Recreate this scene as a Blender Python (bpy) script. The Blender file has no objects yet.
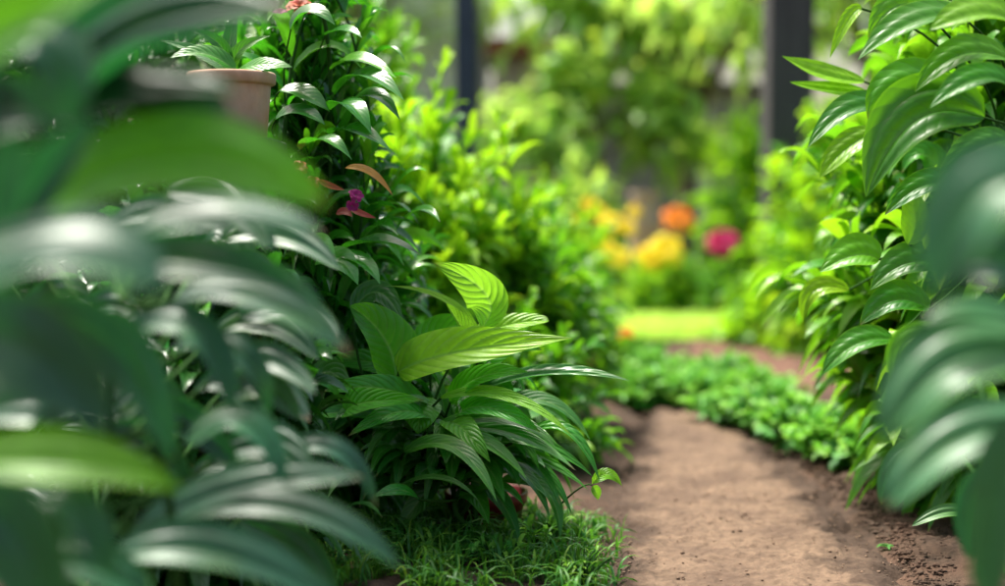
import bpy, math, random
import numpy as np
from mathutils import Vector
random.seed(7)
sc = bpy.context.scene
R = math.radians
# ---------------------------------------------------------------- camera
CAM_H = 0.60
F = 1396.0
TH = math.atan(78 / F)
cd = bpy.data.cameras.new('camera'); cam = bpy.data.objects.new('camera', cd)
sc.collection.objects.link(cam); sc.camera = cam
cam.location = (0, 0, CAM_H); cam.rotation_euler = (math.pi / 2 - TH, 0, 0)
cd.lens = 50; cd.sensor_width = 36; cd.clip_start = 0.05; cd.clip_end = 500
cd.dof.use_dof = True; cd.dof.focus_distance = 2.33; cd.dof.aperture_fstop = 1.3; cd.dof.aperture_blades = 0
# ---------------------------------------------------------------- light
SUN_EL, SUN_AZ = 66, -48          # azimuth clockwise from +Y
w = bpy.data.worlds.new('World'); sc.world = w; w.use_nodes = True
nt = w.node_tree; nt.nodes.clear()
sky = nt.nodes.new('ShaderNodeTexSky'); sky.sky_type = 'NISHITA'; sky.sun_disc = False
sky.sun_elevation = R(SUN_EL); sky.sun_rotation = R(SUN_AZ); sky.air_density = 1.6; sky.dust_density = 6.0; sky.ozone_density = 1.0
bg = nt.nodes.new('ShaderNodeBackground'); bg.inputs[1].default_value = 0.11
wo = nt.nodes.new('ShaderNodeOutputWorld')
nt.links.new(sky.outputs[0], bg.inputs[0]); nt.links.new(bg.outputs[0], wo.inputs[0])
sd = bpy.data.lights.new('sun', 'SUN'); so = bpy.data.objects.new('sun', sd); sc.collection.objects.link(so)
sd.energy = 4.2; sd.angle = R(11); sd.color = (1, .96, .88)
sv = Vector((math.sin(R(SUN_AZ)) * math.cos(R(SUN_EL)), math.cos(R(SUN_AZ)) * math.cos(R(SUN_EL)), math.sin(R(SUN_EL))))
so.rotation_euler = sv.to_track_quat('Z', 'Y').to_euler(); so.location = (0, 0, 5)
sc.view_settings.view_transform = 'Standard'; sc.view_settings.look = 'None'
sc.view_settings.exposure = 1.3; sc.view_settings.gamma = 1.0; sc.view_settings.use_curve_mapping = False
sc.cycles.max_bounces = 7; sc.cycles.diffuse_bounces = 4; sc.cycles.glossy_bounces = 2; sc.cycles.transmission_bounces = 4
sc.cycles.sample_clamp_indirect = 6; sc.cycles.use_denoising = True
sc.cycles.caustics_reflective = False; sc.cycles.caustics_refractive = False

# ---------------------------------------------------------------- helpers
CT, ST = math.cos(TH), math.sin(TH)
def P(px, py, Y):
    """photo pixel and forward distance -> world point"""
    cx = (px - 502.5) / F; cy = -(py - 293) / F
    y = CT + cy * ST; z = cy * CT - ST
    return np.array((cx / y * Y, Y, CAM_H + z / y * Y))
def G(px, py):
    """photo pixel -> point on the ground (z=0)"""
    cx = (px - 502.5) / F; cy = -(py - 293) / F
    y = CT + cy * ST; z = cy * CT - ST
    k = -CAM_H / z
    return np.array((cx * k, y * k, 0.0))
def nrm(a):
    return a / np.maximum(np.linalg.norm(a, axis=-1, keepdims=True), 1e-9)
def link(o, parent=None):
    sc.collection.objects.link(o)
    if parent is not None: o.parent = parent
    return o
def tag(o, label=None, cat=None, group=None, kind=None):
    if label: o['label'] = label
    if cat: o['category'] = cat
    if group: o['group'] = group
    if kind: o['kind'] = kind
    return o
def empty(name, loc, label, cat, group=None):
    o = bpy.data.objects.new(name, None); o.location = [float(v) for v in loc]; o.empty_display_size = .05
    link(o); return tag(o, label, cat, group)
def mesh_np(name, V, Fq, mat, parent=None, uv=None, col=None, smooth=True, origin=None):
    """V (n,3) float, Fq (m,4) int quads"""
    me = bpy.data.meshes.new(name)
    V = np.asarray(V, np.float64).copy()
    if parent is not None: origin = np.array(parent.matrix_world.translation if parent.parent else parent.location)
    if parent is not None: V -= np.array(parent['_o'] if '_o' in parent else parent.location)
    me.vertices.add(len(V)); me.vertices.foreach_set('co', V.astype(np.float32).ravel())
    m = len(Fq); k = Fq.shape[1]
    me.loops.add(m * k); me.polygons.add(m)
    me.loops.foreach_set('vertex_index', Fq.astype(np.int32).ravel())
    me.polygons.foreach_set('loop_start', np.arange(0, m * k, k, dtype=np.int32))
    me.polygons.foreach_set('loop_total', np.full(m, k, dtype=np.int32))
    me.polygons.foreach_set('use_smooth', np.full(m, smooth, dtype=bool))
    if uv is not None:
        l = me.uv_layers.new(name='UVMap'); l.data.foreach_set('uv', uv[Fq.ravel()].astype(np.float32).ravel())
    if col is not None:
        a = me.color_attributes.new('tone', 'FLOAT_COLOR', 'POINT'); a.data.foreach_set('color', col.astype(np.float32).ravel())
    me.update(calc_edges=True); me.validate()
    if isinstance(mat, (list, tuple)):
        for q in mat: me.materials.append(q)
    else: me.materials.append(mat)
    o = bpy.data.objects.new(name, me)
    link(o, parent); return o

def leaf_geo(B, M, T, W, N, nu=8, nv=2, fold=.35, cup=.0, a=.65, b=.95, wave=.0, corr=.0, twist=0., rng=None, tone=None, quilt=.0, petiole=0.0):
    """batch of blades through B-M-T with upper-face normal hint N"""
    B, M, T, N = [np.atleast_2d(np.asarray(q, float)) for q in (B, M, T, N)]
    n = len(B); W = np.broadcast_to(np.asarray(W, float), (n,))
    rng = rng or np.random.default_rng(1)
    C = 2 * M - (B + T) / 2
    t = np.linspace(0, 1, nu + 1); tt = t[None, :, None]
    cen = (1 - tt) ** 2 * B[:, None] + 2 * tt * (1 - tt) * C[:, None] + tt ** 2 * T[:, None]
    tan = nrm(2 * (1 - tt) * (C - B)[:, None] + 2 * tt * (T - C)[:, None])
    N = nrm(N); tw = np.asarray(twist, float) * np.ones(n)
    s = nrm(np.cross(tan, np.broadcast_to(N[:, None], tan.shape)))
    up = np.cross(s, tan)
    ang = (tw[:, None] * t[None])[..., None]
    s, up = s * np.cos(ang) + up * np.sin(ang), up * np.cos(ang) - s * np.sin(ang)
    tp = np.clip((t - petiole) / (1 - petiole), 0, 1)
    prof = tp ** a * (1 - tp) ** b; prof = prof / (((a / (a + b)) ** a) * ((b / (a + b)) ** b))
    prof = np.maximum(prof, .012)
    if petiole > 0: prof = np.where(t < petiole, .04, np.maximum(prof, .03))
    v = np.linspace(-1, 1, 2 * nv + 1)
    hw = W[:, None] * prof[None] / 2                      # n,nu
    fo = np.asarray(fold, float) * np.ones(n)
    av = np.abs(v)
    side = hw[:, :, None] * v[None, None] * np.cos(fo)[:, None, None]
    hgt = hw[:, :, None] * av[None, None] * np.sin(fo)[:, None, None]
    hgt = hgt - hw[:, :, None] * np.asarray(cup) * av[None, None] ** 2
    ph = rng.random((n, 1, 1)) * 6.28; fr = 7 + 6 * rng.random((n, 1, 1))
    if wave: hgt = hgt + W[:, None, None] * wave * np.sin(fr * t[None, :, None] + ph + (v[None, None] > 0) * 2.1) * av[None, None] ** 2 * np.minimum(1, 4 * prof)[None, :, None]
    if corr: hgt = hgt + hw[:, :, None] * corr * np.cos(av[None, None] * math.pi * 3.0 + math.pi)
    if quilt:
        q = np.sin((t[None, :, None] * 13 - av[None, None] ** 1.2 * 3.2) * 2 * math.pi)
        hgt = hgt + hw[:, :, None] * quilt * q * np.clip(av * 3, 0, 1)[None, None] * (1 - av[None, None] ** 3)
    V = cen[:, :, None] + s[:, :, None] * side[..., None] + up[:, :, None] * hgt[..., None]
    nvv = 2 * nv + 1; per = (nu + 1) * nvv
    V = V.reshape(-1, 3)
    i = np.arange(nu)[:, None] * nvv + np.arange(2 * nv)[None]
    q = np.stack([i, i + 1, i + nvv + 1, i + nvv], -1).reshape(-1, 4)
    Fq = (q[None] + (np.arange(n) * per)[:, None, None]).reshape(-1, 4)
    uv = np.stack(np.broadcast_arrays(t[:, None], v[None] * .5 + .5), -1).reshape(-1, 2)
    uv = np.tile(uv, (n, 1))
    if tone is None: tone = np.stack([rng.random(n), np.zeros(n), rng.random(n)], -1)
    col = np.concatenate([tone, np.ones((n, 1))], 1)
    col = np.repeat(col, per, 0)
    return V, Fq, uv, col
def tube_geo(B, M, T, r0, r1, nu=6, sides=5):
    B, M, T = [np.atleast_2d(np.asarray(q, float)) for q in (B, M, T)]
    n = len(B); r0 = np.asarray(r0, float) * np.ones(n); r1 = np.asarray(r1, float) * np.ones(n)
    C = 2 * M - (B + T) / 2
    t = np.linspace(0, 1, nu + 1); tt = t[None, :, None]
    cen = (1 - tt) ** 2 * B[:, None] + 2 * tt * (1 - tt) * C[:, None] + tt ** 2 * T[:, None]
    tan = nrm(2 * (1 - tt) * (C - B)[:, None] + 2 * tt * (T - C)[:, None])
    ref = np.array((.31, .77, .2)); s = nrm(np.cross(tan, np.broadcast_to(ref, tan.shape))); u = np.cross(s, tan)
    a = np.linspace(0, 2 * math.pi, sides, endpoint=False)
    r = (r0[:, None] * (1 - t) + r1[:, None] * t)[:, :, None, None]
    V = cen[:, :, None] + r * (s[:, :, None] * np.cos(a)[None, None, :, None] + u[:, :, None] * np.sin(a)[None, None, :, None])
    per = (nu + 1) * sides
    i = np.arange(nu)[:, None] * sides; j = np.arange(sides)[None]; k = (j + 1) % sides
    q = np.stack([i + j, i + k, i + k + sides, i + j + sides], -1).reshape(-1, 4)
    Fq = (q[None] + (np.arange(n) * per)[:, None, None]).reshape(-1, 4)
    t_ = np.repeat(t, sides); uv = np.tile(np.stack([t_, np.full_like(t_, .3)], -1), (n, 1))
    col = np.tile(np.array((.5, 0, .5, 1.)), (n * per, 1))
    return V.reshape(-1, 3), Fq, uv, col
def join(parts):
    Vs, Fs, U, Cc = [], [], [], []; off = 0
    for V, Fq, uv, col in parts:
        Vs.append(V); Fs.append(Fq + off); U.append(uv); Cc.append(col); off += len(V)
    return np.concatenate(Vs), np.concatenate(Fs), np.concatenate(U), np.concatenate(Cc)
def geo_obj(name, g, mat, parent=None):
    return mesh_np(name, g[0], g[1], mat, parent, uv=g[2], col=g[3])
def lathe(name, prof, mat, loc, parent=None, sides=48, wob=0):
    prof = np.array(prof, float); a = np.linspace(0, 2 * math.pi, sides, endpoint=False)
    V = np.stack([prof[:, None, 0] * np.cos(a)[None], prof[:, None, 0] * np.sin(a)[None], np.broadcast_to(prof[:, 1, None], (len(prof), sides))], -1).reshape(-1, 3) + np.array(loc)
    i = np.arange(len(prof) - 1)[:, None] * sides; j = np.arange(sides)[None]; k = (j + 1) % sides
    q = np.stack([i + j, i + k, i + k + sides, i + j + sides], -1).reshape(-1, 4)
    return mesh_np(name, V, q, mat, parent)
def boxes(name, bs, mat, parent=None, bev=0.003):
    """bs: list of (cx,cy,cz,sx,sy,sz) full sizes, joined in one mesh"""
    import bmesh
    bm = bmesh.new()
    for cx, cy, cz, sx, sy, sz in bs:
        r = bmesh.ops.create_cube(bm, size=1)
        for v in r['verts']: v.co = Vector((cx + v.co.x * sx, cy + v.co.y * sy, cz + v.co.z * sz))
    if bev: bmesh.ops.bevel(bm, geom=bm.edges[:], offset=bev, segments=1, affect='EDGES')
    if parent is not None:
        for v in bm.verts: v.co -= parent.location
    me = bpy.data.meshes.new(name); bm.to_mesh(me); bm.free(); me.materials.append(mat)
    return link(bpy.data.objects.new(name, me), parent)

# value noise for heights
_rs = np.random.default_rng(5); _T = _rs.random((256, 256))
def vnoise(x, y):
    xi = np.floor(x).astype(int); yi = np.floor(y).astype(int); fx = x - xi; fy = y - yi
    fx = fx * fx * (3 - 2 * fx); fy = fy * fy * (3 - 2 * fy)
    g = lambda a, b: _T[a % 256, b % 256]
    return (g(xi, yi) * (1 - fx) + g(xi + 1, yi) * fx) * (1 - fy) + (g(xi, yi + 1) * (1 - fx) + g(xi + 1, yi + 1) * fx) * fy
def fbm(x, y, f, o=4):
    s = 0; a = 1; n = 0
    for k in range(o):
        s = s + a * vnoise(x * f + 17 * k, y * f + 31 * k); n += a; a *= .5; f *= 2.03
    return s / n

# ---------------------------------------------------------------- materials
def newmat(name):
    m = bpy.data.materials.new(name); m.use_nodes = True; t = m.node_tree; t.nodes.clear()
    o = t.nodes.new('ShaderNodeOutputMaterial'); return m, t, o
def nd(t, ty, **k):
    n = t.nodes.new(ty)
    for a, b in k.items(): setattr(n, a, b)
    return n
def mth(t, op, a, b=None, c=None):
    n = nd(t, 'ShaderNodeMath', operation=op)
    for i, q in enumerate((a, b, c)):
        if q is None: continue
        if isinstance(q, (int, float)): n.inputs[i].default_value = q
        else: t.links.new(q, n.inputs[i])
    return n.outputs[0]
def mixc(t, f, a, b):
    n = nd(t, 'ShaderNodeMix', data_type='RGBA')
    for s, q in ((0, f), (6, a), (7, b)):
        if isinstance(q, (int, float)): n.inputs[s].default_value = q
        elif isinstance(q, tuple): n.inputs[s].default_value = (*q, 1)
        else: t.links.new(q, n.inputs[s])
    return n.outputs[2]
def leaf_mat(name, dark, light, young, rough=.35, spec=.5, trans=.35, tcol=(.35, .6, .05), veins='arc', nveins=11, bump=.35, under=(.12, .22, .07), vein_tint=.35, coat=0., brown=True):
    m, t, o = newmat(name)
    at = nd(t, 'ShaderNodeVertexColor', layer_name='tone'); sp = nd(t, 'ShaderNodeSeparateColor'); t.links.new(at.outputs[0], sp.inputs[0])
    uv = nd(t, 'ShaderNodeUVMap'); su = nd(t, 'ShaderNodeSeparateXYZ'); t.links.new(uv.outputs[0], su.inputs[0])
    u, v = su.outputs[0], su.outputs[1]
    av = mth(t, 'ABSOLUTE', mth(t, 'MULTIPLY_ADD', v, 2., -1.))
    rib = mth(t, 'SUBTRACT', 1., mth(t, 'SMOOTH_MIN', mth(t, 'MULTIPLY', av, 9.), 1., .3))
    rib = mth(t, 'MAXIMUM', rib, 0.)
    if veins == 'arc':
        ph = mth(t, 'SUBTRACT', mth(t, 'MULTIPLY', u, float(nveins)), mth(t, 'MULTIPLY', mth(t, 'POWER', av, 1.25), nveins * .27))
    else:
        ph = mth(t, 'MULTIPLY', av, 5.5)
    fr = mth(t, 'ABSOLUTE', mth(t, 'SUBTRACT', mth(t, 'FRACT', ph), .5))   # .5 at the vein
    ln = mth(t, 'POWER', mth(t, 'MULTIPLY', fr, 2.), 9.)
    c = mixc(t, sp.outputs[0], dark, light)
    c = mixc(t, sp.outputs[1], c, young)
    no = nd(t, 'ShaderNodeTexNoise'); no.inputs['Scale'].default_value = 60; no.inputs['Detail'].default_value = 3
    tc = nd(t, 'ShaderNodeTexCoord'); t.links.new(tc.outputs['Object'], no.inputs['Vector'])
    hs = nd(t, 'ShaderNodeHueSaturation'); t.links.new(c, hs.inputs['Color'])
    t.links.new(mth(t, 'MULTIPLY_ADD', no.outputs[0], .8, .6), hs.inputs['Value'])
    t.links.new(mth(t, 'MULTIPLY_ADD', sp.outputs[2], .03, .485), hs.inputs['Hue'])
    c = hs.outputs[0]
    nb = nd(t, 'ShaderNodeTexNoise'); nb.inputs['Scale'].default_value = 16; nb.inputs['Detail'].default_value = 4; t.links.new(tc.outputs['Object'], nb.inputs['Vector'])
    bl = nd(t, 'ShaderNodeClamp'); t.links.new(mth(t, 'MULTIPLY_ADD', nb.outputs[0], 4., -2.1), bl.inputs[0])
    c = mixc(t, mth(t, 'MULTIPLY', bl.outputs[0], .35), c, mixc(t, .5, light, young))
    eg = nd(t, 'ShaderNodeClamp'); t.links.new(mth(t, 'MULTIPLY_ADD', av, 12., -11.2), eg.inputs[0])
    c = mixc(t, mth(t, 'MULTIPLY', eg.outputs[0], .6), c, young)  # pale leaf margin, strengthened to paint in a rim highlight
    if brown:
        bt = nd(t, 'ShaderNodeClamp'); t.links.new(mth(t, 'MULTIPLY', mth(t, 'MULTIPLY_ADD', mth(t, 'ADD', u, mth(t, 'MULTIPLY', nb.outputs[0], .12)), 14., -13.9), mth(t, 'GREATER_THAN', sp.outputs[2], .72)), bt.inputs[0])
        c = mixc(t, bt.outputs[0], c, (.16, .085, .03))
    vt = mth(t, 'MULTIPLY', mth(t, 'MAXIMUM', mth(t, 'MULTIPLY', ln, .5), rib), vein_tint)
    lightv = mixc(t, .6, light, (.4, .55, .2))
    c = mixc(t, vt, c, lightv)
    geo = nd(t, 'ShaderNodeNewGeometry')
    bs = nd(t, 'ShaderNodeBsdfPrincipled'); t.links.new(c, bs.inputs['Base Color'])
    n2 = nd(t, 'ShaderNodeTexNoise'); n2.inputs['Scale'].default_value = 25; t.links.new(tc.outputs['Object'], n2.inputs['Vector'])
    t.links.new(mth(t, 'MULTIPLY_ADD', n2.outputs[0], .2, rough - .1), bs.inputs['Roughness'])
    bs.inputs['Specular IOR Level'].default_value = spec
    if coat:
        bs.inputs['Coat Weight'].default_value = coat; bs.inputs['Coat Roughness'].default_value = rough + .05
    hgt = mth(t, 'ADD', mth(t, 'ADD', mth(t, 'MULTIPLY', mth(t, 'MULTIPLY', fr, fr), -3.), mth(t, 'MULTIPLY', rib, -.8)), mth(t, 'MULTIPLY', no.outputs[0], .35))
    bp = nd(t, 'ShaderNodeBump'); bp.inputs['Strength'].default_value = bump; bp.inputs['Distance'].default_value = .0025
    t.links.new(hgt, bp.inputs['Height']); t.links.new(bp.outputs[0], bs.inputs['Normal'])
    if coat: t.links.new(bp.outputs[0], bs.inputs['Coat Normal'])
    tr = nd(t, 'ShaderNodeBsdfTranslucent')
    tcx = mixc(t, .5, mixc(t, sp.outputs[1], tcol, tuple(min(1, q * 1.5) for q in young)), c)
    tcx = mixc(t, mth(t, 'MULTIPLY', ln, .35), tcx, mixc(t, .5, c, dark))
    t.links.new(tcx, tr.inputs[0]); t.links.new(bp.outputs[0], tr.inputs[1])
    mx = nd(t, 'ShaderNodeMixShader'); mx.inputs[0].default_value = trans
    t.links.new(bs.outputs[0], mx.inputs[1]); t.links.new(tr.outputs[0], mx.inputs[2]); t.links.new(mx.outputs[0], o.inputs[0])
    return m
def noise_mat(name, c1, c2, scale=20, rough=.8, bump=.3, dist=.005, detail=6, stretch=None, spec=.3, c3=None):
    m, t, o = newmat(name)
    tc = nd(t, 'ShaderNodeTexCoord'); mp = nd(t, 'ShaderNodeMapping'); t.links.new(tc.outputs['Object'], mp.inputs[0])
    if stretch: mp.inputs['Scale'].default_value = stretch
    no = nd(t, 'ShaderNodeTexNoise'); no.inputs['Scale'].default_value = scale; no.inputs['Detail'].default_value = detail; no.inputs['Roughness'].default_value = .65
    t.links.new(mp.outputs[0], no.inputs['Vector'])
    f = mth(t, 'MULTIPLY_ADD', no.outputs[0], 2.4, -.7); 
    cl = nd(t, 'ShaderNodeClamp'); t.links.new(f, cl.inputs[0])
    c = mixc(t, cl.outputs[0], c1, c2)
    if c3:
        n2 = nd(t, 'ShaderNodeTexNoise'); n2.inputs['Scale'].default_value = scale * .12; n2.inputs['Detail'].default_value = 4; t.links.new(tc.outputs['Object'], n2.inputs['Vector'])
        k = nd(t, 'ShaderNodeClamp'); t.links.new(mth(t, 'MULTIPLY_ADD', n2.outputs[0], 5., -2.3), k.inputs[0])
        c = mixc(t, k.outputs[0], c, c3)
    b = nd(t, 'ShaderNodeBsdfPrincipled'); t.links.new(c, b.inputs['Base Color']); b.inputs['Roughness'].default_value = rough
    b.inputs['Specular IOR Level'].default_value = spec
    bp = nd(t, 'ShaderNodeBump'); bp.inputs['Strength'].default_value = bump; bp.inputs['Distance'].default_value = dist
    t.links.new(no.outputs[0], bp.inputs['Height']); t.links.new(bp.outputs[0], b.inputs['Normal']); t.links.new(b.outputs[0], o.inputs[0])
    return m

M_fore = leaf_mat('foreground leaf', (.006, .050, .021), (.015, .108, .044), (.16, .34, .018), rough=.40, spec=.58, trans=.2, tcol=(.05, .42, .06), veins='par', bump=.25, vein_tint=.12, coat=.0)
M_hero = leaf_mat('quilted leaf', (.010, .095, .008), (.035, .21, .014), (.20, .46, .02), rough=.34, spec=.45, trans=.3, tcol=(.12, .70, .01), nveins=9, bump=.3, vein_tint=.45)
M_young = leaf_mat('young leaf', (.09, .36, .012), (.16, .48, .02), (.34, .66, .03), rough=.40, spec=.45, trans=.5, tcol=(.42, .98, .03), nveins=9, bump=.8, vein_tint=.75)
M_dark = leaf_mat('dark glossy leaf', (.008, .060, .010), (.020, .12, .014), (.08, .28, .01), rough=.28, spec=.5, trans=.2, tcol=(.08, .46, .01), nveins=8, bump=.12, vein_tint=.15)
M_yg = leaf_mat('yellow green leaf', (.035, .20, .004), (.07, .28, .006), (.13, .36, .006), rough=.45, spec=.4, trans=.45, tcol=(.26, .72, .005), veins='par', bump=.2, vein_tint=.1)
M_half = leaf_mat('half grown leaf', (.045, .24, .010), (.09, .38, .015), (.20, .50, .02), rough=.38, spec=.45, trans=.42, tcol=(.20, .86, .01), nveins=9, bump=.7, vein_tint=.5)
M_vivid = leaf_mat('vivid glossy leaf', (.008, .085, .008), (.026, .18, .012), (.12, .42, .01), rough=.28, spec=.55, trans=.3, tcol=(.12, .70, .01), nveins=8, bump=.12, vein_tint=.15)
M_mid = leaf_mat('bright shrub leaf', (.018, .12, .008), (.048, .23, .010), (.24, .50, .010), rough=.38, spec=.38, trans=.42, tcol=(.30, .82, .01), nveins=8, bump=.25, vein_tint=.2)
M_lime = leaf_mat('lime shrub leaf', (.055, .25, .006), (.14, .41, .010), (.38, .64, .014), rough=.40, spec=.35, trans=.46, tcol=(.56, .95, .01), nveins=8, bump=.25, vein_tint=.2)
M_herb = leaf_mat('herb leaf', (.035, .20, .022), (.09, .34, .04), (.24, .54, .05), rough=.42, spec=.4, trans=.32, tcol=(.28, .66, .06), nveins=6, bump=.4, vein_tint=.2)
M_grass = leaf_mat('grass blade', (.018, .10, .010), (.045, .19, .02), (.22, .42, .04), rough=.45, spec=.35, trans=.3, tcol=(.22, .65, .03), veins='par', bump=.1, vein_tint=.1)
M_bluegreen = leaf_mat('pale tree leaf', (.16, .38, .05), (.34, .56, .14), (.55, .75, .06), rough=.36, spec=.45, trans=.52, tcol=(.74, .98, .15), nveins=8, bump=.2, vein_tint=.1)
M_redleaf = leaf_mat('red leaf', (.20, .02, .02), (.35, .05, .02), (.65, .35, .05), rough=.35, spec=.5, trans=.3, tcol=(.7, .1, .05), nveins=8, bump=.3, vein_tint=.1)
M_stem = noise_mat('green stem', (.014, .050, .008), (.03, .09, .014), 30, .8, .2, spec=.1)
M_bark = noise_mat('bark', (.10, .075, .055), (.24, .19, .15), 30, .9, .8, .01, stretch=(1, 1, .2))
M_soil = noise_mat('dark soil', (.026, .016, .010), (.088, .054, .035), 45, .95, .9, .012, 8, c3=(.10, .055, .035))
def path_material():
    m = noise_mat('packed dirt', (.085, .055, .036), (.205, .134, .087), 55, .95, .9, .007, 9, c3=(.095, .060, .040))  # dark patches: moist soil, plus soft shade painted into the colour
    t = m.node_tree; b = [n for n in t.nodes if n.type == 'BSDF_PRINCIPLED'][0]; src = b.inputs['Base Color'].links[0].from_socket
    at = nd(t, 'ShaderNodeVertexColor', layer_name='tone'); sp = nd(t, 'ShaderNodeSeparateColor'); t.links.new(at.outputs[0], sp.inputs[0])
    tc = nd(t, 'ShaderNodeTexCoord'); no = nd(t, 'ShaderNodeTexNoise'); no.inputs['Scale'].default_value = 22; no.inputs['Detail'].default_value = 7; no.inputs['Roughness'].default_value = .7
    t.links.new(tc.outputs['Object'], no.inputs['Vector'])
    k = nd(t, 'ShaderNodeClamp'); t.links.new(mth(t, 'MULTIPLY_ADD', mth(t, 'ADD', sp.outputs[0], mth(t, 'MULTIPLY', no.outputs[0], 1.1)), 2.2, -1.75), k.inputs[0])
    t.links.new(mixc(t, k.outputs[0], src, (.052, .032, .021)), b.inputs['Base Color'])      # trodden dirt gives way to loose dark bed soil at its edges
    return m
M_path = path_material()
M_mulch = noise_mat('red brown mulch', (.07, .034, .022), (.20, .105, .07), 30, .95, .9, .02, 6)
M_clod = noise_mat('soil clod', (.10, .064, .042), (.21, .135, .09), 60, .95, .8, .004, 6)
M_lawn = noise_mat('lawn base', (.20, .34, .06), (.32, .46, .10), 40, .9, .5, .01)
M_terra = noise_mat('dusty terracotta', (.42, .25, .16), (.56, .35, .23), 70, .85, .35, .0015, 8, stretch=(1, 1, .6), c3=(.44, .34, .27))
M_redpot = noise_mat('dark red glaze', (.10, .006, .010), (.15, .012, .016), 12, .4, .1, .002)
M_grey = noise_mat('weathered grey boards', (.24, .24, .25), (.40, .40, .41), 9, .85, .5, .006, stretch=(6, 6, .5))
M_pale = noise_mat('pale painted boards', (.60, .64, .60), (.74, .78, .73), 5, .8, .2, .004)
M_darkwood = noise_mat('dark timber', (.035, .032, .034), (.080, .074, .076), 12, .8, .5, .005, stretch=(6, 6, .4))
M_navy = noise_mat('dark blue painted steel', (.018, .028, .05), (.035, .048, .075), 8, .45, .1, .002)
M_brick = noise_mat('red brown roof tile', (.20, .07, .045), (.34, .14, .09), 14, .85, .5, .01)
def petal_mat(name, c1, c2, trans=.35, c3=None):
    return leaf_mat(name, c1, c2, c3 or c2, rough=.5, spec=.3, trans=trans, tcol=c2, veins='par', bump=.15, vein_tint=0., brown=False)
M_orange = petal_mat('orange petal', (.90, .27, .01), (1, .42, .02))
M_yellow = petal_mat('yellow petal', (.95, .70, .005), (1, .84, .015))
M_pink = petal_mat('magenta petal', (.55, .012, .10), (.80, .03, .20))
M_purple = petal_mat('purple petal', (.24, .008, .10), (.40, .02, .20))
M_rust = petal_mat('rust petal', (.35, .05, .02), (.60, .14, .06))

# ---------------------------------------------------------------- ground, path, lawn
def path_edges(y):
    """left and right edge of the trodden path at distance y"""
    yy = [1.0, 2.26, 2.6, 3.1, 3.7, 4.05, 4.3]
    l = [.08, .165, .205, .26, .34, .41, .47]
    r = [.62, .64, .67, .69, .70, .68, .60]
    return np.interp(y, yy, l), np.interp(y, yy, r)
def sheet(name, x0, x1, y0, y1, nx, ny, hfun, mat, kind='structure'):
    X, Y = np.meshgrid(np.linspace(x0, x1, nx), np.linspace(y0, y1, ny))
    V = np.stack([X, Y, hfun(X, Y)], -1).reshape(-1, 3)
    i = np.arange(ny - 1)[:, None] * nx + np.arange(nx - 1)[None]
    q = np.stack([i, i + 1, i + nx + 1, i + nx], -1).reshape(-1, 4)
    o = mesh_np(name, V, q, mat); tag(o, kind=kind); return o
def soil_h(X, Y):
    l, r = path_edges(Y); h = (fbm(X, Y, 9, 5) - .5) * .05 + (fbm(X, Y, 60, 3) - .5) * .016
    d = np.maximum(l - X, X - r)              # >0 outside the path
    inp = np.clip(1 - d / .07, 0, 1) * (Y < 4.5)
    return h * (1 - .8 * inp) - inp * .022 + np.clip(d, 0, .3) * .06 * (Y < 7)
soil = sheet('soil', -1.6, 2.6, .8, 8.4, 420, 620, soil_h, M_soil)
gm = sheet('ground', -60, 60, -40, 90, 60, 60, lambda X, Y: -0.07 + 0 * X, M_soil)
def path_h(S, Y): return None
ny, nx = 520, 170
ys = np.linspace(1.2, 4.35, ny); s_ = np.linspace(-.12, 1.12, nx)
l, r = path_edges(ys); X = l[:, None] + (r - l)[:, None] * s_[None]; Yg = np.broadcast_to(ys[:, None], X.shape)
edge = np.minimum(s_, 1 - s_)[None] + (fbm(X, Yg, 11, 3) - .5) * .28
h = .004 + (fbm(X, Yg, 12, 5) - .5) * .020 + (fbm(X, Yg, 70, 3) - .5) * .010
h = h - np.clip(.10 - edge, 0, 1) * .16
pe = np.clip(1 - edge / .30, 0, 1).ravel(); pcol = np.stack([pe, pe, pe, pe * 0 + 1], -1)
i = np.arange(ny - 1)[:, None] * nx + np.arange(nx - 1)[None]
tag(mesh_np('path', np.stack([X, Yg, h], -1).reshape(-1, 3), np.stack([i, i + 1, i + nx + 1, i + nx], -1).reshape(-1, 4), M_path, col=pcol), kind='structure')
sheet('mulch_path', .72, 2.3, 4.5, 6.9, 130, 150, lambda X, Y: .028 + (fbm(X, Y, 14, 4) - .5) * .05 - np.clip(.15 - np.minimum(X - .72, 6.9 - Y) , 0, 1) * .3, M_mulch)
sheet('lawn', .2, 1.35, 6.3, 8.2, 20, 20, lambda X, Y: .035 + 0 * X, M_lawn)
rg = np.random.default_rng(3)
def blades(n, xs, ys, zs, hmin, hmax, w, lean, rng, young=.3):
    B = np.stack([xs, ys, zs], -1); hh = rng.uniform(hmin, hmax, n); a = rng.random(n) * 6.28; ln = rng.random(n) ** .7 * lean
    d = np.stack([np.cos(a), np.sin(a), 0 * a], -1)
    T = B + d * (hh * ln)[:, None] + np.array((0, 0, 1.))[None] * (hh * (1 - .45 * ln))[:, None]
    M = B + d * (hh * ln * .3)[:, None] + np.array((0, 0, 1.))[None] * (hh * .62)[:, None]
    N = -d * 1. + np.array((0, 0, .6)) + rng.normal(0, .3, (n, 3))
    tone = np.stack([rng.random(n), (rng.random(n) < young) * rng.random(n), rng.random(n)], -1)
    return leaf_geo(B, M, T, w * rng.uniform(.6, 1.4, n), N, nu=5, nv=1, fold=.4, a=.3, b=.8, rng=rng, tone=tone)
n = 9000
g = blades(n, rg.uniform(.2, 1.3, n), rg.uniform(6.3, 7.5, n), np.full(n, .035), .03, .07, .006, .8, rg, .8)
tag(geo_obj('lawn_grass', g, M_bluegreen), 'sunlit patch of short yellow-green lawn beyond the end of the dirt path', 'grass', kind='stuff')

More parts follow.
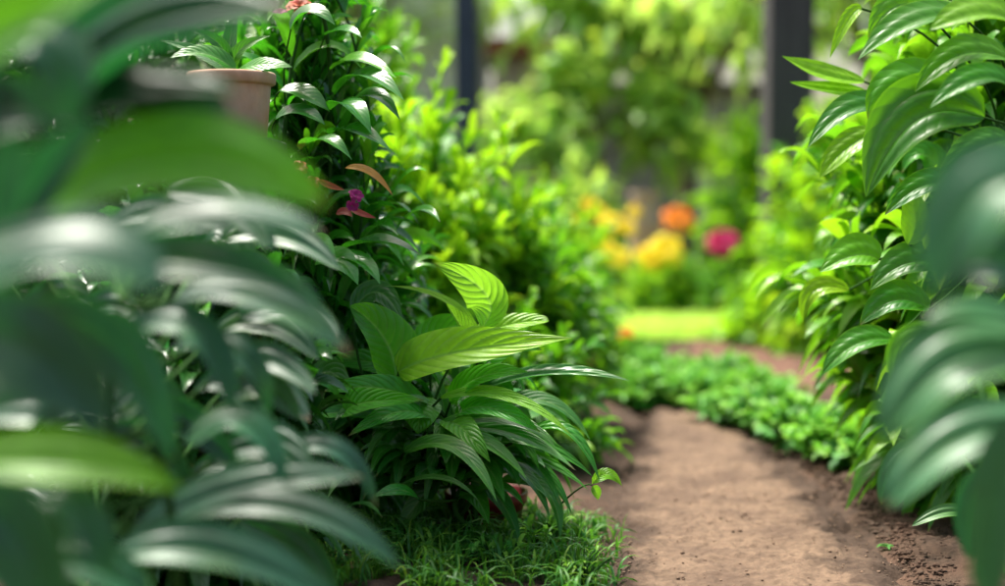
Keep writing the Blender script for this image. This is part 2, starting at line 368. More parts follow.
# clods and crumbs on the path
def clods(name, cnt, fx, label, rng, smin, smax, mat=None):
    import itertools
    base = np.array(list(itertools.product((-1, 1), repeat=3)), float)
    ico = bpy.data.meshes.new('t'); import bmesh; bm = bmesh.new(); bmesh.ops.create_icosphere(bm, subdivisions=2, radius=1); bm.to_mesh(ico); bm.free()
    v = np.empty(len(ico.vertices) * 3); ico.vertices.foreach_get('co', v); v = v.reshape(-1, 3)
    f = np.empty(len(ico.polygons) * 3, int); ico.polygons.foreach_get('vertices', f); f = f.reshape(-1, 3); bpy.data.meshes.remove(ico)
    pos = fx(cnt); sz = smin + (smax - smin) * rng.random(cnt) ** 4
    Vs = v[None] * (1 + rng.normal(0, .16, (cnt, len(v), 1))) * (sz[:, None] * rng.uniform(.6, 1.2, (cnt, 3)) * (1, 1, .55))[:, None] + pos[:, None]
    Fs = (f[None] + (np.arange(cnt) * len(v))[:, None, None]).reshape(-1, 3)
    o = mesh_np(name, Vs.reshape(-1, 3), Fs, mat or M_clod); return tag(o, label, 'soil crumbs', kind='stuff')
def on_path(cnt):
    y = 1.6 + 2.6 * rg.random(cnt) ** 1.5; l, r = path_edges(y); s = rg.random(cnt) * 1.2 - .1
    s = np.where(rg.random(cnt) < .45, np.where(rg.random(cnt) < .5, rg.normal(.0, .06, cnt), rg.normal(1., .09, cnt)), s)
    return np.stack([l + (r - l) * s, y, np.full(cnt, .005)], -1)
clods('soil_crumbs', 3200, on_path, 'loose crumbs and small clods of brown soil scattered over the path', rg, .001, .0045, M_clod)
def on_edge(cnt):
    y = 1.9 + 2.2 * rg.random(cnt); l, r = path_edges(y)
    return np.stack([r + .02 + np.abs(rg.normal(0, .14, cnt)), y, soil_h(r + .08, y) + .004], -1)
clods('soil_clods', 4500, on_edge, 'darker lumps of soil along the right edge of the path', rg, .0015, .007, M_soil)

# ---------------------------------------------------------------- shrub generator
UP = np.array((0, 0, 1.))
def shrub(name, label, cat, group, cx, cy, rx, ry, h, stems, per, L, Wd, mat, droop=.35, young=.25, seed=0, low=.0, z0=0., fold=.35, nu=6, nv=1, updir=.35, stem_mat=None, a=.65, b=.95, flat=.8, tmin=.3, wave=0.03, xmin=None, xmax=None, ymin=None):
    rng = np.random.default_rng(seed + 100)
    root = empty(name, (cx, cy, z0), label, cat, group)
    az = rng.random(stems) * 6.28; e = np.arcsin(low + (1 - low) * rng.random(stems)); rad = rng.uniform(.75, 1.05, stems)
    d = np.stack([np.cos(az) * np.cos(e), np.sin(az) * np.cos(e), np.sin(e)], -1)
    T = np.stack([cx + d[:, 0] * rx * rad, cy + d[:, 1] * ry * rad, z0 + .04 + d[:, 2] * (h - .04) * rad], -1)
    if xmin is not None: T[:, 0] = np.maximum(T[:, 0], xmin + rng.random(stems) * .05)
    if xmax is not None: T[:, 0] = np.minimum(T[:, 0], xmax - rng.random(stems) * .05)
    B = np.stack([cx + rng.normal(0, .15, stems) * rx, cy + rng.normal(0, .15, stems) * ry, np.full(stems, z0 - .02)], -1)
    Mp = (B + T) / 2 + (T - B) * np.array((-.12, -.12, .14)) + rng.normal(0, .03, (stems, 3)) * h
    # leaves
    t = np.tile(np.linspace(tmin, 1, per)[None], (stems, 1)) + rng.normal(0, .02, (stems, per)); t = np.clip(t, .05, 1)[..., None]
    C = 2 * Mp - (B + T) / 2
    pos = (1 - t) ** 2 * B[:, None] + 2 * t * (1 - t) * C[:, None] + t ** 2 * T[:, None]
    tan = nrm(2 * (1 - t) * (C - B)[:, None] + 2 * t * (T - C)[:, None])
    ga = (np.arange(per)[None] * 2.4 + rng.random((stems, 1)) * 6.28 + rng.normal(0, .3, (stems, per)))[..., None]
    s = nrm(np.cross(tan, np.array((.3, .2, .93)))); u = np.cross(s, tan)
    rd = s * np.cos(ga) + u * np.sin(ga)
    tipf = np.clip((t - .75) / .25, 0, 1)
    out = pos - np.array((cx, cy, z0 + h * .35)); out = nrm(out / np.array((rx, ry, h)))
    dr = nrm(rd * (1 - .5 * tipf) + tan * (.35 + .7 * tipf) + UP * updir + out * .45 + rng.normal(0, .15, pos.shape))
    LL = (L * rng.uniform(.6, 1.2, (stems, per)) * (1 - .3 * tipf[..., 0]))[..., None]
    b0 = pos + dr * .02 * L; 
    dd = droop * rng.uniform(.4, 1.4, (stems, per))[..., None]
    m0 = b0 + dr * LL * .52 + UP * LL * .05
    t0 = b0 + dr * LL * .98 - UP * LL * dd
    nn = UP * flat + out * .35 - dr * .2 + rng.normal(0, .28, pos.shape)
    yg = np.clip(tipf[..., 0] * rng.uniform(.3, 1.2, (stems, per)) * (rng.random((stems, 1)) < young * 2.2) + (rng.random((stems, per)) < young * .25) * .6, 0, 1)
    k = stems * per
    tone = np.stack([rng.random(k), yg.ravel(), rng.random(k)], -1)
    rs = lambda q: q.reshape(-1, 3)
    g = leaf_geo(rs(b0), rs(m0), rs(t0), (Wd * LL[..., 0] / L * rng.uniform(.8, 1.2, (stems, per))).ravel(), rs(nn), nu=nu, nv=nv, fold=rng.uniform(fold * .5, fold * 1.4, k), wave=wave, rng=rng, tone=tone, a=a, b=b)
    geo_obj('foliage', g, mat, root)
    geo_obj('stem', tube_geo(B, Mp, T, .006 * max(1, h), .0018, nu=6, sides=5), stem_mat or M_stem, root)
    return root

# ================================================================ HERO PLANT (in the dark red pot)
cnt_leaf = {}
def leaves_px(rows, mat, parent, name, nu=28, nv=7, quilt=.035, corr=0., wave=.02, a=.65, b=.95, rng=None, ws=1., wc=.5):
    """rows: base, mid, tip as (px,py,Y); width px (at mid depth); normal hint; options"""
    gs = []
    rng = rng or np.random.default_rng(len(rows))
    for r in rows:
        (b0, m0, t0, wpx, N) = r[:5]; o = r[5] if len(r) > 5 else {}
        B_, M_, T_ = P(*b0), P(*m0), P(*t0)
        n_ = nrm(np.array(N, float)); v_ = nrm(M_ - np.array((0, 0, CAM_H))); t_ = nrm(T_ - B_); n_ = nrm(n_ - t_ * (n_ @ t_))
        Wm = wpx * rng.uniform(.92, 1.08) * m0[2] / F / min(1, max(wc, abs(float(n_ @ v_)))) * ws
        tone = np.array([[o.get('t', rng.random()), o.get('y', 0.), rng.random()]])
        gs.append(leaf_geo(B_, M_, T_, Wm, N, nu=nu, nv=nv, fold=o.get('fold', .38), cup=o.get('cup', .06), wave=o.get('wave', wave), quilt=o.get('quilt', quilt), corr=o.get('corr', corr), twist=o.get('tw', 0.), a=o.get('a', a), b=o.get('b', b), rng=rng, tone=tone))
    return geo_obj(name, join(gs), mat, parent)
def petioles(rows, hub, mat, parent, r0=.0035, r1=.0022, name='stem', sag=0.):
    B, M, T = [], [], []
    for r in rows:
        t_ = P(*r[0]); m_ = P(*r[1]); d = t_ - m_; L = np.linalg.norm(hub - t_)
        mid = (hub + t_) / 2 + nrm(d) * min(.3 * L, .06)
        B.append(hub + rg.normal(0, .006, 3)); M.append(mid); T.append(t_ + nrm(m_ - t_) * .002)
    return geo_obj(name, tube_geo(np.array(B), np.array(M), np.array(T), r0, r1, nu=10, sides=7), mat, parent)

HY = 2.36
hp = G(468, 545)
hero = empty('broad_leaved_plant', (hp[0], hp[1] , .0), 'plant in sharp focus with big lime-green leaves over dark ones, left of the path', 'plant')
FC = (0, -.75, .65)      # faces camera and up
youngs = [
    # base, mid, tip, width, normal
    ((398, 372, 2.40), (458, 352, 2.36), (572, 338, 2.28), 58, (.1, -.75, .62), dict(y=.5, fold=.5, cup=.05, a=.5, b=1.0, tw=-.3, t=.8)),      # big horizontal leaf
    ((482, 328, 2.42), (486, 294, 2.42), (434, 263, 2.40), 50, (-.5, -.85, .2), dict(y=.7, fold=.35, a=.6, b=.9, t=.9)),
    ((396, 390, 2.40), (386, 342, 2.40), (350, 306, 2.38), 62, (.45, -.9, .35), dict(y=.0, fold=.5, a=.55, b=.75, t=.1)),
    ((462, 345, 2.46), (505, 326, 2.46), (549, 321, 2.44), 26, (0, -.75, .7), dict(y=.3, fold=.4, a=.35, b=.5, t=.6)),
    ((480, 352, 2.47), (452, 304, 2.46), (385, 286, 2.44), 12, (-.3, -.5, .8), dict(y=.5, fold=.3)),
    ((474, 348, 2.44), (460, 325, 2.43), (446, 303, 2.40), 24, (.8, -.6, .2), dict(y=.3, fold=.6)),
    ((430, 362, 2.52), (437, 335, 2.53), (474, 322, 2.5), 44, (-.2, -.8, .45), dict(y=.25, fold=.3, t=.5)),
    ((345, 412, 2.33), (368, 402, 2.30), (424, 400, 2.25), 36, (0, -.7, .7), dict(y=.1, fold=.45, a=.35, b=.9, t=.7, tw=-.3)),
    ((440, 398, 2.36), (506, 396, 2.30), (572, 436, 2.22), 17, (.15, -.75, .7), dict(y=.15, fold=.35, t=.6)),
    ((420, 398, 2.42), (420, 412, 2.36), (418, 434, 2.34), 44, (.1, -1, .1), dict(y=0, fold=.25, t=.3)),
]
youngs += [
    ((450, 402, 2.40), (478, 378, 2.34), (528, 372, 2.30), 30, (.2, -.8, .6), dict(y=.0, fold=.4, t=.5)),
    ((425, 408, 2.40), (380, 388, 2.36), (322, 392, 2.33), 32, (-.2, -.8, .6), dict(y=.0, fold=.4, t=.4)),
    ((455, 415, 2.38), (490, 408, 2.31), (540, 432, 2.26), 30, (.3, -.8, .5), dict(y=.0, fold=.4, t=.3)),
    ((430, 420, 2.38), (398, 412, 2.31), (348, 436, 2.28), 30, (-.3, -.8, .5), dict(y=.0, fold=.4, t=.2)),
    ((448, 425, 2.38), (462, 428, 2.30), (490, 462, 2.25), 32, (.2, -.9, .4), dict(y=.0, fold=.4, t=.2)),
    ((470, 385, 2.46), (500, 352, 2.46), (542, 350, 2.44), 26, (.1, -.8, .5), dict(y=.0, fold=.4, t=.6)),
    ((410, 380, 2.48), (372, 362, 2.48), (318, 366, 2.46), 30, (-.2, -.8, .6), dict(y=.0, fold=.4, t=.3)),
]
darks = [
    ((470, 395, 2.46), (545, 374, 2.42), (630, 381, 2.36), 28, (0, -.45, .9), dict(fold=.5, corr=.05, cup=.1)),
    ((400, 372, 2.5), (450, 362, 2.55), (515, 372, 2.6), 30, (0, -.5, .8), {}),
    ((425, 432, 2.38), (500, 418, 2.32), (556, 448, 2.25), 26, (.2, -.7, .7), {}),
    ((430, 438, 2.38), (500, 430, 2.32), (575, 470, 2.22), 26, (.3, -.7, .7), {}),
    ((440, 450, 2.38), (520, 440, 2.32), (592, 476, 2.28), 24, (.3, -.7, .8), dict(corr=.1)),
    ((445, 462, 2.38), (520, 455, 2.36), (588, 490, 2.30), 22, (.3, -.6, .8), dict(corr=.1)),
    ((404, 452, 2.32), (455, 448, 2.25), (497, 502, 2.18), 26, (.35, -.75, .55), {}),
    ((430, 440, 2.35), (480, 440, 2.30), (527, 480, 2.24), 24, (.3, -.7, .6), {}),
    ((460, 455, 2.4), (520, 455, 2.36), (560, 505, 2.30), 28, (.5, -.7, .6), {}),
    ((470, 470, 2.4), (530, 465, 2.36), (572, 515, 2.32), 24, (.5, -.7, .6), {}),
    ((300, 412, 2.36), (325, 372, 2.40), (352, 398, 2.36), 40, (-.2, -.8, .6), dict(t=.5)),
    ((268, 402, 2.30), (315, 380, 2.28), (340, 402, 2.30), 20, (-.1, -.7, .7), dict(t=.8)),
    ((398, 425, 2.38), (350, 412, 2.35), (272, 425, 2.30), 24, (-.1, -.7, .7), {}),
    ((405, 420, 2.46), (390, 440, 2.42), (372, 470, 2.40), 38, (0, -.95, .3), dict(t=.1)),
    ((380, 400, 2.5), (335, 420, 2.46), (300, 455, 2.42), 34, (-.4, -.8, .4), dict(t=.1)),
    ((420, 500, 2.30), (400, 490, 2.26), (372, 498, 2.24), 20, (0, -.6, .8), dict(t=.6, fold=.15, corr=.05)),
    ((395, 488, 2.34), (440, 478, 2.26), (478, 500, 2.22), 10, (.1, -.6, .8), {}),
    ((470, 480, 2.42), (500, 500, 2.40), (520, 545, 2.36), 26, (.5, -.8, .3), dict(t=.2)),
    ((500, 480, 2.42), (545, 490, 2.38), (560, 540, 2.34), 26, (.6, -.7, .4), {}),
    ((480, 420, 2.5), (540, 400, 2.5), (590, 440, 2.45), 26, (.3, -.6, .8), {}),
    ((400, 400, 2.58), (360, 350, 2.60), (330, 330, 2.62), 50, (-.3, -.8, .5), dict(t=.1)),
    ((352, 312, 2.44), (378, 292, 2.46), (402, 322, 2.42), 36, (0, -.75, .65), dict(t=.0, fold=.15, corr=.04)),
    ((520, 440, 2.36), (565, 430, 2.32), (600, 482, 2.28), 18, (.3, -.6, .8), dict(corr=.1)),
    ((440, 470, 2.45), (420, 500, 2.42), (395, 530, 2.40), 30, (-.2, -.9, .3), dict(t=.0)),
]
r_ = np.random.default_rng(11)
hub = np.array((hp[0] - .01, 2.46, .13))
for k in range(62):
    a = r_.uniform(-1.0, 1.0); bx, by = 455 + 50 * a + r_.normal(0, 12), 446 + r_.normal(0, 26)
    ln = r_.uniform(45, 85); dx = ln * (.85 * a + r_.normal(0, .15)); dy = r_.uniform(-.15, .9) * ln * .6
    yy = 2.44 - r_.uniform(0, .06)
    darks.append(((bx, by, yy), (bx + dx * .55, by + dy * .25 - 8, yy - .04), (bx + dx, by + dy, yy - .09), r_.uniform(17, 27), (.5 * a, -.7, .6), dict(fold=r_.uniform(.2, .5))))
fill = []
for k in range(46):                       # inner and rear leaves so that the plant is whole from every side
    a = r_.random() * 6.28; el = r_.uniform(-.1, 1.1); d = np.array((math.cos(a) * math.cos(el), math.sin(a) * math.cos(el) * .8 + .15, math.sin(el)))
    ln = r_.uniform(.12, .20); s0 = hub + np.array((0, .03, .04)) + d * r_.uniform(.03, .10); T_ = s0 + d * ln - UP * r_.uniform(.03, .10); M_ = s0 + d * ln * .5 + UP * .02
    fill.append((s0, M_, T_, r_.uniform(.03, .05)))
fb = [np.array([f[i] for f in fill]) for i in range(3)]
GI = (2, 6, 7, 9) + tuple(range(10, 17))
for pn_, rs_, mt_, lb_ in (('young_leaves', [q for k, q in enumerate(youngs) if k not in GI], M_young, 'large lime-green quilted young leaves'), ('half_grown_leaves', [youngs[k] for k in GI], M_half, 'mid-green broad leaves around the lime ones')):
    geo_obj(pn_, join([leaf_geo(P(*r[0]), P(*r[1]), P(*r[2]), r[3] * r[1][2] / F, r[4], nu=44, nv=10, fold=r[5].get('fold', .3), cup=.1, wave=.03, quilt=.03, twist=r[5].get('tw', 0.), a=r[5].get('a', .6), b=r[5].get('b', .95), rng=r_, tone=np.array([[r[5].get('t', .5), r[5].get('y', .3), r_.random()]])) for r in rs_]), mt_, hero)['label'] = lb_
o = leaves_px(darks, M_hero, hero, 'leaves', quilt=.0, wc=.8, ws=.72)
geo_obj('inner_leaves', leaf_geo(fb[0], fb[1], fb[2], np.array([f[3] for f in fill]), np.tile(UP + np.array((0, -.2, 0)), (len(fill), 1)) + r_.normal(0, .2, (len(fill), 3)), nu=12, nv=3, rng=r_, quilt=.03), M_hero, hero)
petioles(youngs + darks, hub, M_stem, hero)
geo_obj('stem', tube_geo(np.array([(hp[0], 2.46, .05)] * 5) + r_.normal(0, .02, (5, 3)) * np.array((1, 1, 0)), np.array([(hp[0], 2.46, .1)] * 5) + r_.normal(0, .02, (5, 3)), np.tile(hub + UP * .05, (5, 1)) + r_.normal(0, .03, (5, 3)), .006, .004), M_stem, hero)
# little pale leaf that pokes out over the path
sp_rows = [((592, 484, 2.30), (607, 474, 2.30), (622, 486, 2.30), 13, (.2, -.8, .5), dict(y=.5, fold=.3)), ((592, 486, 2.30), (596, 492, 2.30), (598, 500, 2.30), 10, (.4, -.9, .1), dict(y=.1))]
leaves_px(sp_rows, M_young, hero, 'side_shoot', nu=12, nv=3)
geo_obj('stem', tube_geo(P(560, 505, 2.38), P(580, 488, 2.33), P(592, 485, 2.30), .002, .0012), M_stem, hero)
# red pot
rpx, rpy = G(486, 538)[:2]; rp = empty('red_plant_pot', (rpx, rpy, -.02), 'dark red glazed plant pot half hidden in shadow under the in-focus plant', 'pot')
lathe('pot_body', [(0, 0), (.055, 0), (.058, .004), (.070, .085), (.073, .088), (.076, .090), (.078, .108), (.075, .110), (.070, .108), (.067, .085), (0, .085)], M_redpot, (rpx, rpy, -.02), rp)
lathe('soil', [(0, .092), (.04, .093), (.068, .090)], M_soil, (rpx, rpy, -.02), rp)

# grass and weeds in front of the pot
n = 5200
px = rg.uniform(250, 625, n); Yy = rg.uniform(2.10, 2.66, n)
xs = (px - 502.5) / F * Yy
keep = (xs < path_edges(Yy)[0] + .07 * rg.random(n) ** 2 - .03) & (fbm(xs, Yy, 16, 3) + .12 * rg.random(n) > .50); xs, Yy = xs[keep], Yy[keep]; n = len(xs)
g1 = blades(n, xs, Yy, soil_h(xs, Yy), .015, .075, .0050, 1.3, rg, .22)
tag(geo_obj('grass', g1, M_grass), 'patch of short tangled grass in front of the dark red pot', 'grass', kind='stuff')
def weed(name, label, cat, group, x, y, r, h, k, seed, mat=M_herb, young=.3, L=.035, W=.012, per=7):
    return shrub(name, label, cat, group, x, y, r, r, h, k, per, L, W, mat, droop=.3, young=young, seed=seed, tmin=.25, nu=6, nv=2, low=.1)
wl = ['small bright weed with feathery leaves at the left edge of the path, nearest the camera', 'low weed between the red pot and the path edge', 'low leafy weed in the grass left of the red pot', 'tiny weed among the grass under the in-focus plant', 'small weed below the grass by the bottom edge, left of centre']
for k, (wx, wy, r, h, yg, ct) in enumerate([(588, 590, .045, .065, .9, 12), (548, 552, .05, .06, .4, 12), (408, 560, .07, .06, .1, 14), (500, 570, .05, .045, .3, 12), (450, 578, .05, .04, .3, 12)]):
    q = G(wx, wy); weed('weed', wl[k], 'weed', 'weeds by the left path edge', q[0], q[1], r, h, ct, 40 + k, M_grass if k == 0 else M_herb, yg, .035 if k else .03, .006 if k == 0 else .009)
q = G(886, 546); wz = float(soil_h(q[0], q[1])); tw_ = empty('weed', (q[0], q[1], wz), 'tiny green weed alone on the bare soil at the right side of the path', 'weed')
_a = np.arange(7) * 2.4; _d = np.stack([np.cos(_a), np.sin(_a), 0 * _a], -1); _b = np.array([(q[0], q[1], wz + .003)] * 7)
geo_obj('foliage', leaf_geo(_b, _b + _d * .008 + UP * .005, _b + _d * .019 + UP * .002, .010, UP + _d * -.1, nu=6, nv=2, rng=rg), M_herb, tw_)

# ================================================================ FOREGROUND LEFT PLANTS (out of focus)
def cane_plant(name, label, group, base, canes, rows, mat, seed, extra=0, **kw):
    root = empty(name, base, label, 'plant', group)
    rr = np.random.default_rng(seed)
    yl = [q for q in rows if len(q) > 5 and q[5].get('y', 0) > .3]; dk = [q for q in rows if q not in yl]
    leaves_px(dk, mat, root, 'foliage', nu=22, nv=8, quilt=0., corr=.05, wave=.035, rng=rr, a=.6, b=.72, ws=kw.get('ws', 1.0), wc=kw.get('wc', .6))
    if yl: leaves_px(yl, M_yg, root, 'yellow_green_leaves', nu=22, nv=8, quilt=0., corr=.04, wave=.02, rng=rr)['label'] = 'yellow-green leaf'
    # canes: list of top points; petioles join leaf bases to the nearest cane
    tops = [P(*c) for c in canes]; B = np.array([np.array(base) + rr.normal(0, .02, 3) * (1, 1, 0) for _ in tops]); T = np.array(tops)
    M = (B + T) / 2 + rr.normal(0, .02, B.shape) + (T - B) * np.array((-.2, -.2, .05))
    gs = [tube_geo(B, M, T, .007, .004, nu=14, sides=8)]
    pb, pm, pt = [], [], []
    for r in rows:
        t_ = P(*r[0]); best = None
        for i in range(len(tops)):
            C = 2 * M[i] - (B[i] + T[i]) / 2
            for s in np.linspace(.15, 1, 18):
                c = (1 - s) ** 2 * B[i] + 2 * s * (1 - s) * C + s * s * T[i]
                dd = np.linalg.norm(c - t_) + max(0, c[2] - t_[2]) * 2
                if best is None or dd < best[0]: best = (dd, c)
        c = best[1]; pb.append(c); pt.append(t_); pm.append((c + t_) / 2 - UP * .01)
    gs.append(tube_geo(np.array(pb), np.array(pm), np.array(pt), .0032, .0022, nu=8, sides=7))
    geo_obj('stem', join(gs), M_stem, root)
    return root
S_UP = (0, -.45, .9)
A = [
    ((-70, 75, 1), (10, 20, 1), (105, -15, 1), 74, (0, -.9, .4), dict(y=.55, t=.8)),
    ((5, 60, 1.12), (48, 50, 1.12), (72, 125, 1.12), 60, (.2, -.6, .8), dict(t=.4)),
    ((0, 275, 1.12), (25, 205, 1.12), (98, 118, 1.12), 60, (.3, -.8, .5), {}),
    ((-15, 240, 1.06), (0, 150, 1.06), (-8, 60, 1.06), 50, (.5, -.8, .2), {}),
    ((-60, 300, 1), (60, 258, 1), (165, 285, 1), 82, (0, -.5, .86), dict(t=.6)),
    ((-60, 330, 0.944), (30, 350, 0.944), (110, 430, 0.944), 110, (.2, -.95, .2), dict(t=.0)),
    ((-60, 470, 1.18), (70, 462, 1.18), (184, 492, 1.18), 56, (0, -.7, .7), dict(y=.35)),
    ((-40, 500, 1), (20, 540, 1), (50, 660, 1), 90, (.2, -.97, .1), dict(t=0)),
    ((40, 500, 1.18), (80, 515, 1.18), (112, 580, 1.18), 46, (.2, -.6, .7), {}),
    ((-50, 380, 1.06), (-10, 330, 1.06), (80, 350, 1.06), 60, (0, -.8, .6), {}),
    ((-60, 160, 1.06), (0, 110, 1.06), (60, 130, 1.06), 60, (0, -.9, .4), dict(t=0)),
]
Bp = [
    ((50, 105, 1.23), (150, 30, 1.2), (292, 12, 1.14), 84, (-.1, -.75, .6), dict(corr=.16)),
    ((90, 60, 1.31), (170, 0, 1.31), (250, -30, 1.25), 60, (0, -.8, .5), {}),
    ((0, 120, 1.2), (120, 92, 1.2), (240, 92, 1.2), 46, (0, -.6, .8), dict(t=0)),
    ((60, 122, 1.22), (150, 100, 1.2), (232, 112, 1.2), 40, (0, -.7, .7), dict(t=0)),
    ((48, 210, 1.2), (175, 152, 1.16), (328, 207, 1.14), 74, (0, -.85, .5), dict(y=.62, t=.9, cup=.25, a=.6, b=.7)),
    ((110, 248, 1.25), (215, 222, 1.25), (322, 236, 1.25), 52, (0, -.4, .95), dict(t=.8)),
    ((120, 262, 1.31), (200, 262, 1.31), (300, 290, 1.31), 46, (0, -.8, .5), dict(t=0)),
    ((88, 318, 1.28), (130, 360, 1.28), (172, 455, 1.28), 58, (.3, -.75, .6), dict(t=.6)),
    ((20, 320, 1.2), (90, 330, 1.2), (150, 400, 1.2), 60, (.1, -.9, .3), dict(t=0)),
    ((60, 60, 1.37), (50, 20, 1.37), (100, -40, 1.37), 60, (0, -.9, .3), dict(t=0)),
    ((60, 420, 1.37), (30, 400, 1.37), (-40, 420, 1.37), 60, (0, -.8, .5), {}),
]
Cp = [
    ((175, 298, 1.45), (262, 300, 1.43), (350, 354, 1.41), 52, (.1, -.62, .8), {}),
    ((225, 285, 1.52), (270, 276, 1.52), (322, 305, 1.52), 28, (.1, -.7, .7), dict(y=.05)),
    ((105, 345, 1.45), (190, 328, 1.43), (232, 415, 1.41), 48, (.3, -.6, .75), {}),
    ((170, 350, 1.52), (238, 352, 1.49), (268, 415, 1.49), 34, (.3, -.6, .7), {}),
    ((185, 445, 1.45), (246, 424, 1.45), (284, 486, 1.43), 46, (.2, -.5, .85), dict(t=1)),
    ((130, 540, 1.49), (235, 488, 1.47), (362, 478, 1.47), 52, (-.1, -.6, .8), {}),
    ((175, 520, 1.55), (290, 508, 1.53), (399, 566, 1.51), 48, (.15, -.55, .8), {}),
    ((255, 470, 1.7), (330, 448, 1.68), (376, 508, 1.68), 28, (.2, -.55, .8), {}),
    ((110, 560, 1.37), (220, 552, 1.37), (345, 610, 1.37), 56, (.1, -.6, .8), {}),
    ((150, 600, 1.31), (60, 560, 1.31), (-20, 590, 1.31), 60, (0, -.6, .8), {}),
    ((60, 428, 1.99), (92, 432, 1.99), (132, 452, 1.99), 14, (0, -.6, .8), {}),
    ((190, 500, 1.63), (140, 440, 1.63), (70, 470, 1.63), 50, (0, -.9, .3), dict(t=0)),
    ((150, 410, 1.63), (190, 420, 1.63), (240, 470, 1.63), 42, (0, -.9, .3), dict(t=0)),
    ((230, 400, 1.73), (262, 385, 1.73), (300, 420, 1.73), 40, (0, -.8, .5), dict(t=0, y=.1)),
    ((240, 520, 1.78), (300, 560, 1.78), (330, 620, 1.78), 60, (0, -.9, .3), dict(t=0)),
    ((120, 300, 1.58), (160, 260, 1.58), (240, 270, 1.58), 50, (0, -.9, .3), dict(t=0)),
]
_r = np.random.default_rng(77)
for k in range(34):
    x0, y0 = _r.uniform(-10, 250), _r.uniform(190, 560); yy = _r.uniform(1.65, 2.0); ln = _r.uniform(60, 120); sg = 1 if _r.random() < .75 else -1
    Cp.append(((x0, y0, yy), (x0 + sg * ln * .5, y0 - _r.uniform(0, 22), yy), (x0 + sg * ln, y0 + _r.uniform(0, 50), yy - .05), _r.uniform(26, 40), (_r.normal(0, .2), -.8, .55), dict(t=_r.random() * .5)))
cane_plant('large_leaved_plant', 'nearest and blurriest dark plant with broad silvery leaves at the far left edge', 'foreground plants on the left', (-.50, 1.1, 0), [(-60, 60, 1.06), (-60, 220, 1.04), (-70, 440, 1.06)], A, M_fore, 1)
cane_plant('large_leaved_plant', 'blurred dark plant with one long yellow-green leaf in front of the clay pot', 'foreground plants on the left', (-.46, 1.32, 0), [(30, 60, 1.32), (40, 200, 1.26), (40, 330, 1.28)], Bp, M_fore, 2)
cane_plant('large_leaved_plant', 'softly blurred dark plant with arching ribbed leaves at the lower left, beside the in-focus plant', 'foreground plants on the left', (-.40, 1.5, 0), [(120, 300, 1.45), (150, 430, 1.45), (150, 560, 1.42)], Cp, M_fore, 3, ws=.92, wc=.85)

# ================================================================ FOREGROUND RIGHT PLANT
Dp = [
    ((1080, 190, 1.01), (985, 190, 1.01), (935, 300, 1.01), 80, (-.1, -.7, .7), dict(t=1, y=.1)),
    ((1060, 350, 1.27), (992, 314, 1.27), (926, 322, 1.27), 36, (0, -.5, .85), dict(t=1, y=.12)),
    ((1080, 375, 1.27), (965, 358, 1.27), (884, 442, 1.27), 76, (-.1, -.6, .8), dict(t=1, y=.12)),
    ((1060, 425, 1.33), (960, 440, 1.33), (886, 508, 1.33), 64, (-.2, -.6, .8), dict(t=1, y=.12)),
    ((1010, 420, 1.22), (995, 500, 1.22), (988, 620, 1.22), 52, (-.3, -.95, .2), dict(t=1, y=.12)),
    ((1000, 470, 1.59), (975, 500, 1.59), (970, 560, 1.59), 40, (-.3, -.9, .3), {}),
    ((960, 455, 2.01), (905, 455, 2.01), (881, 505, 2.01), 26, (-.3, -.8, .5), dict(y=.1)),
    ((972, 516, 2.23), (945, 512, 2.23), (912, 526, 2.23), 13, (0, -.7, .7), dict(y=.3)),
    ((970, 345, 1.91), (908, 338, 1.91), (893, 394, 1.91), 24, (-.3, -.8, .5), dict(y=.95, t=1)),
    ((1060, 300, 1.17), (1000, 260, 1.17), (950, 280, 1.17), 60, (0, -.9, .4), dict(t=0)),
    ((1060, 560, 1.27), (1010, 540, 1.27), (975, 590, 1.27), 50, (0, -.7, .7), {}),
]
cane_plant('large_leaved_plant', 'blurred plant with pale silvery leaves and one yellow leaf at the right edge', None, (.62, 1.35, 0), [(1060, 190, 1.1), (1040, 380, 1.25), (1010, 480, 1.5)], Dp, M_fore, 4, wc=.75)

# ================================================================ CLAY POT ON ITS STAND
pc = P(232, 139, 2.36); pz = pc[2]
st = empty('plant_stand', (pc[0], pc[1], 0), 'thin dark timber stand hidden in the leaves under the clay pot', 'plant stand')
boxes('top_board', [(pc[0], pc[1], pz - .011, .16, .16, .018)], M_darkwood, st)
boxes('post', [(pc[0], pc[1] + .03, (pz - .02) / 2, .04, .04, pz - .02)], M_darkwood, st)
cp = empty('clay_pot', (pc[0], pc[1], pz), 'round pinkish terracotta pot standing high among the leaves at the upper left', 'pot')
lathe('pot_body', [(0, 0), (.056, 0), (.0585, .002), (.0655, .088), (.0655, .0885), (.0705, .090), (.0735, .092), (.0745, .105), (.0740, .108), (.0715, .110), (.067, .109), (.063, .09), (0, .09)], M_terra, pc, cp)
lathe('soil', [(0, .097), (.04, .098), (.0635, .094)], M_soil, pc, cp)
pp = empty('potted_plant', (pc[0], pc[1], pz + .09), 'small plant with flat strap leaves growing in the clay pot', 'plant')
rows = [((236, 72, 2.36), (262, 64, 2.33), (292, 67, 2.32), 11, (0, -.75, .65), dict(fold=.1, y=.0, t=.8)), ((236, 72, 2.36), (205, 54, 2.35), (170, 58, 2.34), 14, (0, -.6, .8), {}),
        ((232, 74, 2.38), (240, 50, 2.38), (270, 36, 2.38), 14, (.2, -.8, .5), dict(y=.1)), ((230, 74, 2.38), (220, 45, 2.38), (190, 30, 2.38), 14, (-.2, -.8, .5), {}), ((232, 74, 2.38), (230, 40, 2.40), (238, 8, 2.42), 14, (0, -1, .2), {}), ((228, 74, 2.40), (205, 55, 2.42), (160, 40, 2.44), 12, (0, -.8, .5), {})]
